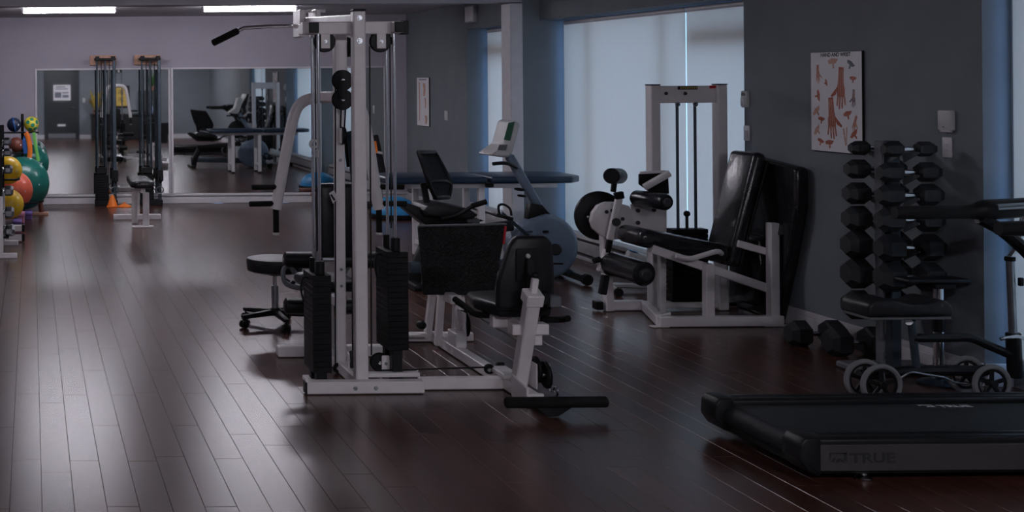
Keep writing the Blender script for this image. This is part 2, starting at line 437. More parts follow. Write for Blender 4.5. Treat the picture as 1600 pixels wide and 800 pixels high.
def mirrors():
    for x0, x1, lab in ((0.08, 1.96, 'left wall mirror behind the cable columns'), (2.03, 5.05, 'wide right wall mirror behind the multi gym')):
        t = Thing('wall_mirror', lab, 'mirror', ((x0 + x1) / 2, YB - 0.02, 0.145), group='wall mirrors', world=True)
        t.p('glass', G().bb(x0, x1, YB - 0.012, YB - 0.004, 0.145, 1.92), 'mirror')
        g = G()
        g.bb(x0 - 0.03, x1 + 0.03, YB - 0.018, YB - 0.001, 1.92, 1.945, 0.003)
        g.bb(x0 - 0.03, x0, YB - 0.018, YB - 0.001, 0.145, 1.92, 0.003); g.bb(x1, x1 + 0.03, YB - 0.018, YB - 0.001, 0.145, 1.92, 0.003)
        t.p('frame', g, 'trim_white')
mirrors()
def ceiling_lights():
    def fix(x, y, lab, m, L=1.16):
        t = Thing('tube_light', lab, 'ceiling light', (x, y, ZC), group='fluorescent ceiling lights')
        t.p('housing', G().box((0, 0, -0.018), (L, 0.055, 0.035), None, 0.006), 'trim_white')
        t.p('tube', G().cyl((-L / 2 + 0.02, -0.035, -0.058), (L / 2 - 0.02, -0.035, -0.058), 0.019, 12), m)
        t.p('tube', G().cyl((-L / 2 + 0.02, 0.035, -0.058), (L / 2 - 0.02, 0.035, -0.058), 0.019, 12), m)
        for sx in (-1, 1): t.p('end_cap', G().box((sx * (L / 2 - 0.01), 0, -0.053), (0.025, 0.11, 0.06), None, 0.004), 'trim_white')
    fix(0.47, 15.3, 'lit fluorescent ceiling tube above the left mirror', 'tube_light')
    fix(2.68, 15.3, 'lit fluorescent ceiling tube left of the multi gym top', 'tube_light')
    fix(-1.4, 9.0, 'added fluorescent ceiling tube over the left side, out of frame', 'tube_fill_near')  # this and the next: unseen tubes added as fill for the near room
    fix(2.2, 9.6, 'added fluorescent ceiling tube above the multi gym, out of frame', 'tube_fill_near')
    fix(0.6, 1.0, 'added fluorescent ceiling tube over the rear left, out of frame', 'tube_fill_rear')  # unseen pair added to brighten the mirrored rear wall and camera-facing frames
    fix(3.6, 1.0, 'added fluorescent ceiling tube over the rear right, out of frame', 'tube_fill_rear')
ceiling_lights()

# ------------------------------------------------------------------ multi gym (largest object)
def multi_gym():
    X0 = 1.86
    T = Thing('multi_gym', 'tall white steel multi gym with two black weight stacks and attached leg press', 'gym machine', (X0, 7.5, 0), world=True)
    wp, bp, ch = 'white_paint', 'black_plastic', 'chrome'
    def bolt(p, r=0.013, n=(0, -1, 0), par=None):
        p = V(p); n = V(n)
        return T.p('bolt', G().lathe(p, n, [(0, r), (0.004, r), (0.004, r * 0.65), (0.012, r * 0.6), (0.012, 0)], 6), 'steel', par)
    fb = T.p('front_foot', G().bb(1.53, 2.19, 6.99, 7.06, 0.004, 0.072, 0.005), wp)
    T.p('end_cap', G().bb(1.522, 1.532, 6.992, 7.058, 0.006, 0.07, 0.002), bp, fb)
    bolt((1.80, 6.99, 0.036), par=fb); bolt((1.915, 6.99, 0.036), par=fb)
    up = T.p('front_upright', G().bb(1.825, 1.895, 7.062, 7.132, 0.004, 2.155, 0.006), wp)
    T.p('top_cap', G().bb(1.823, 1.897, 7.06, 7.134, 2.153, 2.166, 0.004), bp, up)
    bolt((1.86, 7.062, 2.115), 0.016, par=up); bolt((1.86, 7.062, 1.985), 0.018, par=up)
    T.p('spine', G().bb(1.828, 1.892, 7.132, 7.95, 0.004, 0.07, 0.005), wp)
    T.p('rear_foot', G().bb(1.555, 2.25, 7.93, 8.0, 0.004, 0.07, 0.005), wp)
    T.p('base_gusset', G().prism([(1.85, 7.14, 0.07), (1.85, 7.30, 0.07), (1.85, 7.14, 0.13)], (1, 0, 0), 0.02, 0.003), wp)
    ru = T.p('rear_upright', G().bb(1.832, 1.888, 7.53, 7.59, 0.06, 2.07, 0.005), wp)
    for z in (0.62, 0.52, 1.28): bolt((1.86, 7.53, z), 0.010, par=ru)
    # top work
    T.p('top_spine', G().bar((X0, 7.132, 2.10), (X0, 8.50, 2.15), 0.066, 0.075, bev=0.006), wp)
    T.p('lat_bracket', G().bb(1.79, 1.825, 8.30, 8.52, 2.05, 2.235, 0.006).bb(1.895, 1.93, 8.30, 8.52, 2.05, 2.235, 0.006), wp)
    T.p('lat_rest', G().tube([W(478, 42, 8.48), W(475, 22, 8.48), W(482, 17, 8.48), W(508, 17, 8.48)], 0.012, 8, sm=4), wp)
    T.p('cross_beam', G().bb(1.555, 2.115, 7.135, 7.20, 2.025, 2.098, 0.005), wp)
    for x in (1.60, 2.085):
        s_ = T.p('stack_arm', G().bb(x - 0.03, x + 0.03, 7.06, 7.135, 2.03, 2.093, 0.005).bb(x - 0.03, x + 0.03, 7.20, 7.34, 2.03, 2.093, 0.005), wp)
        T.p('end_cap', G().bb(x - 0.028, x + 0.028, 7.05, 7.062, 2.032, 2.091, 0.003), bp, s_)
    T.p('end_cap', G().bb(2.113, 2.16, 7.132, 7.203, 2.022, 2.10, 0.004), bp)
    # weight stacks
    def stack(x, z0, z1, n, w, ped):
        y0, y1 = 7.085, 7.325
        t = (z1 - z0) / n
        me = G().box((0, 0, 0), (w, y1 - y0, t - 0.0012), None, 0.0012).mesh('weight_plate', 'iron')
        for i in range(n):
            o = link('weight_plate', me, T.o); o.location = V((x, (y0 + y1) / 2, z0 + t * (i + 0.5))) + T.off
        for ya in (y0 + 0.02, y1 - 0.08): T.p('stack_pedestal', G().bb(x - 0.03, x + 0.03, ya, ya + 0.06, 0.03, z0, 0.003), bp)
        T.p('stack_base', G().bb(x - 0.06, x + 0.06, 7.07, 7.35, 0.004, 0.03, 0.004), wp)
        for y in (7.13, 7.285):
            T.p('guide_rod', G().cyl((x, y, z1 - 0.01), (x, y, 2.03), 0.0095, 12), 'chrome')
            T.p('rod_bushing', G().cyl((x, y, z1), (x, y, z1 + 0.075), 0.026, 14), bp)
        T.p('selector_stem', G().cyl((x, 7.208, z1), (x, 7.208, z1 + 0.12), 0.012, 12), 'steel')
        T.p('lift_cable', G().cyl((x, 7.208, z1 + 0.1), (x, 7.208, 2.03), 0.004, 6), bp)
        pin = T.p('selector_pin', G().tube([(x - w / 2, 7.2, z1 - 0.03), (x - w / 2 - 0.03, 7.2, z1 - 0.03), (x - w / 2 - 0.045, 7.19, z1 - 0.09), (x - w / 2 - 0.03, 7.18, z1 - 0.16), (x - w / 2 - 0.02, 7.2, z1 - 0.10)], 0.006, 6, sm=5), bp)
    stack(1.64, 0.10, 0.655, 17, 0.105, 0.07)
    stack(2.072, 0.225, 0.785, 17, 0.118, 0.2)
    tag = T.p('carabiner', G().ring((1.61, 7.13, 1.40), (0, 1, 0), 0.022, 0.006, 16, 6).ring((1.63, 7.13, 1.345), (1, 0, 0), 0.022, 0.006, 16, 6), 'light_plastic')
    # pulleys
    def pulley(c, ax, r=0.062, th=0.03):
        c = V(c); ax = V(ax); h = th / 2
        p = T.p('pulley', G().lathe(c - ax * h, ax, [(0, r * 0.3), (0, r * 0.92), (h * 0.4, r), (h * 0.7, r * 0.93), (h * 1.3, r * 0.93), (h * 1.6, r), (th, r * 0.92), (th, r * 0.3)], 28), bp)
        T.p('axle_bolt', G().lathe(c - ax * (h + 0.007), ax, [(0, 0.010), (0.004, 0.013), (th + 0.01, 0.013), (th + 0.014, 0.010)], 10), 'chrome', p)
        return p
    for u in (507, 594):
        c = W(u, 65, 7.16); pulley(c, (0, 1, 0))
        for dy in (0.024, -0.028): b = T.p('pulley_bracket', G().bb(c.x - 0.026, c.x + 0.026, c.y + dy, c.y + dy + 0.005, c.z - 0.04, 2.03, 0.002), wp)
        bolt((c.x, c.y - 0.028, c.z), 0.011, par=b)
    for v in (125.5, 155.5):
        pulley(W(535, v, 7.36), (0, 1, 0))
    a, b = W(535, 125.5, 7.34), W(535, 155.5, 7.34)
    T.p('pulley_link', G().bar(a, b, 0.05, 0.008, up=(0, 1, 0), bev=0.002).bar(a + V((0, 0.036, 0)), b + V((0, 0.036, 0)), 0.05, 0.008, up=(0, 1, 0), bev=0.002), bp)
    pulley(W(536, 212, 7.48), (1, 0, 0), 0.055, 0.022)
    T.p('pulley_hanger', G().bar(W(532, 200, 7.48), W(532, 224, 7.48), 0.012, 0.04, up=(0, 1, 0), bev=0.003), wp)
    T.p('channel', G().bb(1.80, 1.875, 7.40, 7.46, 1.78, 2.06, 0.005), wp)
    pulley((1.895, 7.44, 1.96), (1, 0, 0), 0.062, 0.022)
    c = W(593, 566, 7.20); pulley(c, (0, 1, 0), 0.055)
    b = T.p('pulley_bracket', G().bb(c.x + 0.005, c.x + 0.05, c.y - 0.032, c.y - 0.026, 0.004, c.z + 0.045, 0.006), wp); bolt((c.x + 0.028, c.y - 0.032, c.z), 0.01, par=b)
    c = W(551, 563, 7.34); pulley(c, (1, 0, 0), 0.058, 0.022)
    T.p('pulley_bracket', G().bb(c.x - 0.03, c.x - 0.022, c.y - 0.025, c.y + 0.025, 0.07, c.z + 0.05, 0.004), wp)
    c = W(528, 575, 7.50); pulley(c, (0, 1, 0), 0.03, 0.02)
    cab = [((524, 135, 7.42), (524, 580, 7.46)), ((549.5, 150, 7.40), (551, 548, 7.36)), ((533, 170, 7.45), (532, 203, 7.48)), ((540, 170, 7.45), (538, 203, 7.48)), ((577.5, 72, 7.15), (580.5, 555, 7.18))]
    for a, b in cab: T.p('cable', G().cyl(W(*a), W(*b), 0.0045, 6), bp)
    c = W(522, 305, 7.40)
    tg = T.p('weight_tag', G().prism([W(514, 302, 7.40), W(522, 297, 7.40), W(528, 310, 7.40), W(520, 318, 7.40)], (0, -1, 0), 0.003), 'paper', label='small white paper tag')
    T.p('tag_print', G().bar(W(517, 304, 7.3965), W(523, 313, 7.3965), 0.012, 0.001, up=(0, 1, 0), bev=0), 'print_black', tg)
    # lat bar
    zc = 2.125
    lb = [(1.243, 2.02), (1.46, zc), (1.62, zc + 0.008), (1.86, zc + 0.012), (2.10, zc + 0.008), (2.27, zc), (2.485, 2.02)]
    pts = [V((x, 8.56, z)) for x, z in lb]
    bar_ = T.p('lat_bar', G().tube([pts[0].lerp(pts[1], 0.3)] + pts[1:-1] + [pts[-2].lerp(pts[-1], 0.7)], 0.0135, 10, sm=0), ch)
    for a, b in ((pts[0], pts[1]), (pts[-1], pts[-2])): T.p('bar_grip', G().cyl(a, a.lerp(b, 0.83), 0.024, 14, 0.008), 'foam_grip', bar_)
    # press arm
    pa = [W(431, 327, 7.95), W(441, 270, 7.95), W(452, 212, 7.95), W(461, 176, 7.95), W(472, 160, 7.95), W(491, 153, 7.95), W(515, 153, 7.95), W(537, 153, 7.95), W(556, 160, 7.95), W(566, 176, 7.95), W(574, 212, 7.95), W(583, 270, 7.95), W(592, 327, 7.95)]
    arm = T.p('press_arm', G().tube(pa, 0.036, 12, sm=3, flat=0.8), wp)
    T.p('arm_pivot', G().bb(1.825, 1.895, 7.60, 7.94, 1.63, 1.69, 0.006), wp)
    for u, sg in ((431, -1), (592, 1)):
        T.p('hand_grip', G().cyl(W(u, 325, 7.95), W(u + 0.5, 364, 7.95), 0.019, 12), 'foam_grip', arm)
        for v in (292, 318):
            p = W(u + (5 if v == 292 else 1) * -sg, v, 7.95)
            q = p + V((sg * 0.175, -0.02, 0))
            hg = T.p('hand_grip', G().cyl(p, q, 0.018, 12), 'foam_grip', arm)
        T.p('grip_collar', G().cyl(W(u + 0.5, 363, 7.95), W(u + 0.5, 367, 7.95), 0.021, 12), 'light_plastic', arm)
    # back pad, seat, rollers on the far side
    T.p('back_pad', G().pad((1.875, 7.68, 0.90), (0.25, 0.08, 0.46), None, 0.035), 'black_vinyl')
    T.p('seat', G().pad((1.875, 8.00, 0.47), (0.33, 0.42, 0.07), None, 0.03), 'black_vinyl')
    T.p('seat_post', G().bb(1.845, 1.905, 7.90, 7.96, 0.06, 0.44, 0.005), wp)
    T.p('seat_rail', G().bb(1.845, 1.905, 7.59, 8.18, 0.375, 0.435, 0.005), wp)
    for v, u0, u1, Y in ((406, 443, 590, 8.18), (478, 444, 552, 8.22)):
        a, b = W(u0, v, Y), W(u1, v, Y)
        rl = T.p('roller_axle', G().cyl(a, b, 0.014, 10), 'steel')
        m_ = (a + b) / 2
        for p, q in ((a, m_ + V((-0.06, 0, 0))), (m_ + V((0.06, 0, 0)), b)):
            T.p('roller_pad', G().lathe(p, q - p, [(0, 0.035), (0.012, 0.055), ((q - p).length - 0.012, 0.055), ((q - p).length, 0.035)], 20), 'black_vinyl', rl)
    T.p('roller_post', G().bar((1.875, 8.20, 0.16), (1.875, 8.18, 0.62), 0.045, bev=0.005), wp)
    T.p('roller_beam', G().bar((1.875, 8.0, 0.41), (1.875, 8.2, 0.36), 0.045, bev=0.005), wp)
    for sg in (-1, 1):
        x = 1.875
        T.p('seat_handle', G().tube([(x + sg * 0.16, 8.16, 0.50), (x + sg * 0.20, 8.16, 0.55), (x + sg * 0.24, 8.15, 0.52), (x + sg * 0.23, 8.10, 0.44), (x + sg * 0.12, 8.02, 0.42)], 0.016, 8, sm=4), 'grey_plastic')
    # ---------------- leg press attached on the right
    T.p('link_beam', G().bb(2.19, 2.66, 7.07, 7.13, 0.004, 0.068, 0.005), wp)
    T.p('link_beam', G().bb(1.895, 2.19, 7.075, 7.125, 0.075, 0.10, 0.004), wp)
    ra = T.p('press_rail', G().bb(2.66, 2.725, 6.72, 8.40, 0.004, 0.068, 0.005), wp)
    T.p('rail_plate', G().bb(2.645, 2.74, 7.03, 7.24, 0.068, 0.10, 0.006), wp, ra)
    bolt((2.66, 7.10, 0.036), 0.012, (-1, 0, 0), ra)
    pulley((2.635, 7.22, 0.085), (0.3, 1, 0.2), 0.03, 0.022)
    T.p('rail_cap', G().bb(2.69, 2.735, 7.24, 7.27, 0.07, 0.115, 0.004), bp, ra)
    T.p('cable', G().cyl((1.95, 7.12, 0.105), (2.63, 7.2, 0.10), 0.005, 6), bp)
    T.p('cable', G().cyl((2.70, 6.93, 0.30), (2.70, 8.1, 0.33), 0.005, 6), bp)
    # seat carrier
    b0, b1 = V((2.70, 6.95, 0.06)), V((2.70, 6.74, 0.60))
    T.p('seat_upright', G().bar(b0, b1, 0.07, 0.075, up=(0, 1, 0), bev=0.006), wp)
    hd = T.p('adjuster_head', G().bar(b0.lerp(b1, 0.90), b0.lerp(b1, 1.02), 0.092, 0.095, up=(0, 1, 0), bev=0.006), wp)
    T.p('adjuster_post', G().bar(b1, b1 + V((0.012, 0.0, 0.085)), 0.034, 0.034, up=(0, 1, 0), bev=0.005), wp, hd)
    T.p('adjuster_knob', G().ball(b1 + V((0.012, 0, 0.10)), 0.018, 12, 8), bp, hd)
    bx = T.p('adjuster_clamp', G().bb(2.75, 2.80, 6.76, 6.83, 0.535, 0.605, 0.006), bp)
    T.p('clamp_box', G().bb(2.80, 2.86, 6.75, 6.83, 0.52, 0.585, 0.008), 'grey_plastic', bx)
    T.p('seat_beam', G().bar((2.70, 6.84, 0.40), (2.70, 7.38, 0.42), 0.06, 0.06, bev=0.005), wp)
    T.p('seat_bracket', G().bb(2.59, 2.70, 7.03, 7.09, 0.36, 0.43, 0.006), wp)
    T.p('cross_bracket', G().bb(2.62, 2.82, 6.82, 6.90, 0.36, 0.42, 0.005), wp)
    T.p('seat_clevis', G().bb(2.745, 2.79, 6.84, 6.90, 0.30, 0.40, 0.005), wp)
    # seat and back
    def pad_shape(poly, n, t, r):
        return G().prism(poly, n, t, r, 3)
    T.p('press_seat', pad_shape([(2.58, 6.93, 0.435), (2.53, 7.18, 0.435), (2.56, 7.38, 0.435), (2.67, 7.42, 0.435), (2.81, 7.42, 0.435), (2.88, 7.36, 0.435), (2.91, 7.18, 0.435), (2.88, 6.93, 0.435)], (0, 0, 1), 0.075, 0.025), 'black_vinyl')
    yb = 6.93
    T.p('press_back', pad_shape([W(772, 484, yb), W(772, 440, yb), W(789, 384, yb), W(800, 368, yb), W(848, 368, yb), W(858, 380, yb), W(861, 440, yb), W(858, 484, yb)], (0, -1, 0.12), 0.065, 0.025), 'black_vinyl')
    bk = T.p('back_plate', G().prism([W(806, 440, 6.86), W(806, 388, 6.86), W(842, 388, 6.86), W(842, 440, 6.86)], (0, -1, 0), 0.006, 0.002), bp)
    T.p('back_bolt', G().ball(W(825, 400, 6.85), 0.014, 12, 8), 'light_plastic', bk)
    T.p('back_bracket', G().bar(W(828, 404, 6.85), b1 + V((0, 0.02, -0.05)), 0.045, 0.02, up=(0, 1, 0)), bp)
    for pts in ([(2.63, 7.10, 0.42), (2.53, 7.12, 0.42), (2.50, 7.20, 0.445), (2.47, 7.31, 0.475)], [(2.85, 7.0, 0.41), (2.95, 7.0, 0.41), (2.97, 6.93, 0.43)]):
        T.p('side_handle', G().tube(pts, 0.018, 10, sm=4), 'foam_grip')
    # low pulley and foot bar
    pulley((2.775, 6.90, 0.155), (1, 0, 0.05), 0.075, 0.026); pulley((2.805, 6.84, 0.14), (1, 0, 0.05), 0.075, 0.022)
    T.p('low_pulley_cheek', G().bb(2.752, 2.758, 6.83, 6.96, 0.06, 0.20, 0.004).bb(2.822, 2.828, 6.83, 6.90, 0.05, 0.20, 0.004), wp)
    T.p('snap_hook', G().ring((2.80, 6.70, 0.085), (1, 0, 0), 0.025, 0.006, 16, 6), 'chrome')
    T.p('rail_end', G().prism([(2.645, 6.70, 0.004), (2.645, 6.70, 0.10), (2.645, 6.92, 0.13), (2.645, 6.92, 0.004)], (1, 0, 0), 0.012, 0.003).bb(2.657, 2.74, 6.70, 6.72, 0.004, 0.07, 0.004), wp)
    fb2 = T.p('foot_bar', G().cyl((2.455, 6.50, 0.077), (2.985, 6.50, 0.077), 0.029, 18, 0.006), 'foam_grip')
    T.p('foot_bar_bracket', G().prism([(2.60, 6.495, 0.06), (2.82, 6.495, 0.06), (2.73, 6.495, 0.004), (2.67, 6.495, 0.004)], (0, 1, 0), 0.02, 0.003).bar((2.695, 6.50, 0.03), (2.695, 6.72, 0.035), 0.05, 0.03), bp, fb2)
    # footplate carriage
    yp = 8.10
    fp = T.p('foot_plate', G().prism([W(662, 461, yp), W(654, 354, yp), W(791, 351, yp), W(772, 461, yp)], (0, 1, 0), 0.03, 0.004), 'tread_plate')
    T.p('plate_lip', G().bar(W(654, 353, yp + 0.01), W(791, 350, yp + 0.01), 0.03, 0.012, bev=0.003), 'grey_plastic', fp)
    T.p('plate_edge', G().bar(W(789, 353, yp), W(786, 381, yp), 0.012, 0.034, up=(0, 1, 0), bev=0.002), 'red_plastic', fp)
    for (u0, v0, Y0, u1, v1, Y1) in ((684, 540, 8.18, 690, 455, 8.17), (668, 520, 8.40, 676, 455, 8.25), (711, 556, 7.98, 714, 455, 8.16), (727, 520, 8.3, 718, 455, 8.2)):
        T.p('carriage_leg', G().bar(W(u0, v0, Y0), W(u1, v1, Y1), 0.042, 0.05, up=(0, 1, 0), bev=0.005), wp)
    T.p('carriage_beam', G().bar((2.70, 7.98, 0.35), (2.70, 8.36, 0.35), 0.06, 0.06, bev=0.005), wp)
    T.p('carriage_plate', G().bb(2.66, 2.73, 7.86, 8.02, 0.068, 0.16, 0.005), wp)
    T.p('cross_foot', G().bb(2.45, 2.95, 8.36, 8.42, 0.004, 0.06, 0.005), wp)
    T.p('foot_pad', G().bb(2.47, 2.60, 8.28, 8.36, 0.05, 0.065, 0.003), wp)
    T.p('foot_knob', G().ball(W(658, 508, 8.32), 0.035, 14, 10, (1, 1, 0.9)), bp)
    pulley((2.755, 7.98, 0.20), (1, 0, 0.05), 0.085, 0.03)
    T.p('pulley_guard', G().bb(2.735, 2.742, 7.90, 8.06, 0.07, 0.28, 0.004), wp)
multi_gym()

# ------------------------------------------------------------------ wheeled stool
def wheeled_stool():
    c = FL(430, 508)
    T = Thing('wheeled_stool', 'round black vinyl stool on five casters beside the multi gym', 'stool', (c.x, c.y, 0))
    T.p('seat', G().lathe((0, 0, 0.385), (0, 0, 1), [(0, 0.10), (0, 0.17), (0.012, 0.195), (0.08, 0.203), (0.098, 0.195), (0.105, 0.16), (0.107, 0)], 36), 'black_vinyl')
    T.p('seat_plate', G().lathe((0, 0, 0.36), (0, 0, 1), [(0, 0.03), (0, 0.045), (0.028, 0.06)], 16), 'black_plastic')
    T.p('gas_lift', G().cyl((0, 0, 0.27), (0, 0, 0.37), 0.014, 14), 'chrome')
    T.p('column', G().cyl((0, 0, 0.09), (0, 0, 0.285), 0.025, 18), 'steel')
    T.p('hub', G().lathe((0, 0, 0.075), (0, 0, 1), [(0, 0.035), (0.0, 0.045), (0.04, 0.042), (0.05, 0.03)], 18), 'black_plastic')
    lv = T.p('lever', G().cyl((0.02, -0.02, 0.37), (0.10, -0.05, 0.32), 0.006, 8), 'dark_steel')
    T.p('lever_paddle', G().box((0.115, -0.055, 0.303), (0.03, 0.012, 0.05), Matrix.Rotation(0.5, 4, 'Y'), 0.004), 'black_plastic', lv)
    for k in range(5):
        a = math.radians(-84 + 72 * k); d = V((math.cos(a), math.sin(a), 0)); n = V((-d.y, d.x, 0))
        e = d * 0.265
        lg = T.p('leg', G().prism([d * 0.03 + V((0, 0, 0.115)) - n * 0.02, d * 0.03 + V((0, 0, 0.072)) - n * 0.02, e + V((0, 0, 0.068)) - n * 0.02, e + d * 0.015 + V((0, 0, 0.072)) - n * 0.02, e + d * 0.015 + V((0, 0, 0.094)) - n * 0.02], n, 0.04, 0.006, 2), 'black_plastic')
        cs = T.p('caster', G().cyl(e + n * -0.026 + V((0, 0, 0.029)), e + n * -0.006 + V((0, 0, 0.029)), 0.028, 18).cyl(e + n * 0.006 + V((0, 0, 0.029)), e + n * 0.026 + V((0, 0, 0.029)), 0.028, 18).cyl(e + V((0, 0, 0.03)), e + V((0, 0, 0.075)), 0.008, 8), 'black_plastic', lg)
wheeled_stool()

# ------------------------------------------------------------------ leg extension machine
def leg_extension():
    T = Thing('leg_extension_machine', 'white leg extension machine with black seat, rollers and tall weight tower by the window', 'gym machine', (4.75, 9.1, 0), world=True)
    wp, bp = 'tower_paint', 'black_plastic'
    YN, YS, YF = 8.80, 9.02, 9.36
    # near frame
    b0, b1 = W(1030, 504, YN), W(1222, 503, YN); b0.z = b1.z = 0.04
    T.p('near_rail', G().bar(b0, (min(b1.x, 5.30), YN, 0.04), 0.06, 0.07, bev=0.005), wp)
    T.p('foot_plate', G().bb(b0.x - 0.06, b0.x + 0.06, YN - 0.03, YN + 0.03, 0.002, 0.008, 0.002).bb(5.14, 5.33, YN - 0.03, YN + 0.03, 0.002, 0.008, 0.002), wp)
    T.p('seat_post', G().bar(W(1107, 495, YN), W(1107, 412, YN), 0.062, 0.062, up=(0, 1, 0), bev=0.005), wp)
    T.p('back_post', G().bar(W(1208, 503, YN), W(1207, 348, YN), 0.062, 0.07, up=(0, 1, 0), bev=0.005), wp)
    T.p('seat_beam', G().bar(W(1016, 388, YN + 0.062), W(1198, 450, YN + 0.062), 0.06, 0.07, up=(0, 1, 0), bev=0.005), wp)
    T.p('back_beam', G().bar(W(1150, 380, YN + 0.062), W(1205, 395, YN + 0.062), 0.05, 0.06, up=(0, 1, 0), bev=0.005), wp)
    kn = T.p('adjuster_knob', G().cyl(W(1219, 359, YN - 0.04), W(1219, 359, YN + 0.04), 0.04, 20), bp)
    T.p('adjuster_pin', G().cyl(W(1219, 359, YN), W(1236, 362, YN), 0.014, 10), 'steel', kn)
    T.p('gusset', G().prism([(b0.x + 0.02, YN + 0.03, 0.075), (b0.x + 0.10, YN + 0.03, 0.075), (b0.x + 0.10, YN + 0.03, 0.10)], (0, 1, 0), 0.02, 0.003), wp)
    # base towards the far side
    fp = FL(951, 486); Y2 = fp.y
    T.p('base_rail', G().bar((fp.x - 0.02, Y2 + 0.02, 0.04), (4.62, Y2 + 0.02, 0.04), 0.06, 0.07, bev=0.005), wp)
    T.p('base_rail', G().bar((b0.x + 0.02, YN + 0.02, 0.04), (4.62, Y2 + 0.01, 0.04), 0.06, 0.07, bev=0.005), wp)
    ec = T.p('end_cap', G().bb(fp.x - 0.10, fp.x - 0.045, Y2 - 0.02, Y2 + 0.06, 0.01, 0.075, 0.006), bp)
    T.p('front_post', G().bar((fp.x, Y2, 0.004), W(944, 350, Y2), 0.06, 0.075, up=(0, 1, 0), bev=0.006), wp)
    # tower
    xl, xr, yt = W(1028, 300, YF).x, W(1133, 300, YF).x, YF + 0.02
    zt = W(1080, 133, yt).z
    for x in (xl, xr):
        pt = T.p('tower_post', G().bb(x - 0.036, x + 0.036, yt, yt + 0.09, 0.004, zt, 0.006), wp)
        T.p('post_cap', G().bb(x - 0.038, x + 0.038, yt - 0.002, yt + 0.092, zt, zt + 0.008, 0.003), bp, pt)
    hp = T.p('tower_head', G().bb(xl + 0.036, xr - 0.036, yt + 0.03, yt + 0.045, W(1080, 161, yt).z, zt - 0.005, 0.004), wp)
    T.p('name_sticker', G().bb(W(1062, 137, yt).x, W(1093, 137, yt).x, yt + 0.0275, yt + 0.030, W(1080, 140, yt).z, W(1080, 134.5, yt).z), 'print_black', hp, label='black sticker with dull yellow lettering')
    for i in range(8): 
        x = W(1066, 137, yt).x + i * 0.0165
        T.p('sticker_letter', G().bb(x, x + 0.011, yt + 0.0265, yt + 0.0276, W(1080, 138.6, yt).z, W(1080, 135.6, yt).z), 'sticker_yellow', hp)
    T.p('warning_sticker', G().bb(W(1112, 137, yt).x, W(1125, 137, yt).x, yt + 0.0275, yt + 0.030, W(1080, 138.5, yt).z, W(1080, 134, yt).z), 'red_plastic', hp, label='small red warning sticker')
    for u in (1041, 1071): T.p('head_bolt', G().cyl(W(u, 146, yt + 0.015), W(u, 146, yt + 0.03), 0.013, 10), bp, hp)
    T.p('tower_foot', G().bb(xl, xr, yt + 0.02, yt + 0.07, 0.02, 0.07, 0.005), wp)
    xm = (W(1066, 300, YF).x + W(1094, 300, YF).x) / 2
    zs = W(1066, 358, yt).z
    for u in (1066, 1094):
        x = W(u, 300, YF).x
        T.p('guide_rod', G().cyl((x, yt + 0.045, 0.1), (x, yt + 0.045, W(1080, 161, yt).z), 0.0105, 12), 'dark_steel')
        T.p('rod_eye', G().ring((x, yt + 0.035, W(1080, 163, yt).z), (0, 1, 0), 0.014, 0.006, 14, 6), 'steel')
    n = 14; t = (zs - 0.12) / n
    me = G().box((0, 0, 0), (0.27, 0.10, t - 0.002), None, 0.003).mesh('weight_plate', 'iron')
    for i in range(n):
        o = link('weight_plate', me, T.o); o.location = V((xm, yt + 0.045, 0.12 + t * (i + 0.5))) + T.off
    T.p('stack_base', G().bb(xm - 0.14, xm + 0.14, yt, yt + 0.09, 0.07, 0.12, 0.004), bp)
    T.p('selector_stem', G().cyl((xm, yt + 0.045, zs), (xm, yt + 0.045, zs + 0.10), 0.011, 10).ball((xm, yt + 0.045, zs + 0.11), 0.024, 12, 8), bp)
    # counterweight disc, cam and arms
    c = W(936, 337, 9.50)
    dk = T.p('counterweight_disc', G().lathe(c - V((0, 0.02, 0)), (0, 1, 0), [(0, 0), (0, 0.175), (0.006, 0.186), (0.034, 0.186), (0.04, 0.175), (0.04, 0)], 44), 'black_plastic')
    T.p('disc_pin', G().ball(W(919, 339, 9.475), 0.010, 10, 6), 'light_plastic', dk)
    YC = 9.32
    cp = [W(u, v, YC) for u, v in ((924, 346), (927, 332), (935, 321), (947, 316), (962, 316), (984, 322), (992, 345), (988, 366), (972, 374), (952, 375), (938, 367), (928, 358))]
    cm = T.p('cam', G().prism(cp, (0, 1, 0), 0.05, 0.008, 2), wp)
    for u, v in ((948, 331), (957, 329), (973, 342)): T.p('cam_pin', G().cyl(W(u, v, YC - 0.016), W(u, v, YC + 0.001), 0.014, 12), bp, cm)
    T.p('pivot_plate', G().prism([W(985, 320, 9.36), W(1000, 312, 9.36), W(1042, 318, 9.36), W(1042, 362, 9.36), W(985, 372, 9.36)], (0, 1, 0), 0.014, 0.004), wp)
    for u, v in ((997, 329), (1022, 328), (997, 348)): T.p('plate_bolt', G().cyl(W(u, v, 9.345), W(u, v, 9.36), 0.016, 10), bp)
    arm = T.p('swing_arm', G().bar(W(967, 310, 9.26), W(953, 375, 9.26), 0.052, 0.03, up=(0, 1, 0), bev=0.006), wp)
    T.p('pivot_cap', G().cyl(W(963, 347, 9.225), W(963, 347, 9.25), 0.03, 20), bp, arm)
    T.p('arm_sleeve', G().bar(W(968, 311, 9.26), W(966, 300, 9.26), 0.065, 0.04, up=(0, 1, 0), bev=0.006), bp, arm)
    T.p('counter_arm', G().bar(W(958, 300, 9.28), W(960, 284, 9.28), 0.035, 0.03, up=(0, 1, 0)), bp)
    T.p('counter_weight', G().cyl(W(955, 275, 9.20), W(968, 275, 9.42), 0.058, 20), bp)
    T.p('arm_shaft', G().bar(W(953, 375, 9.26), W(949, 395, 9.26), 0.04, 0.028, up=(0, 1, 0)), bp)
    T.p('arm_elbow', G().bar(W(950, 390, 9.27), W(938, 425, 9.27), 0.06, 0.04, up=(0, 1, 0), bev=0.008), wp)
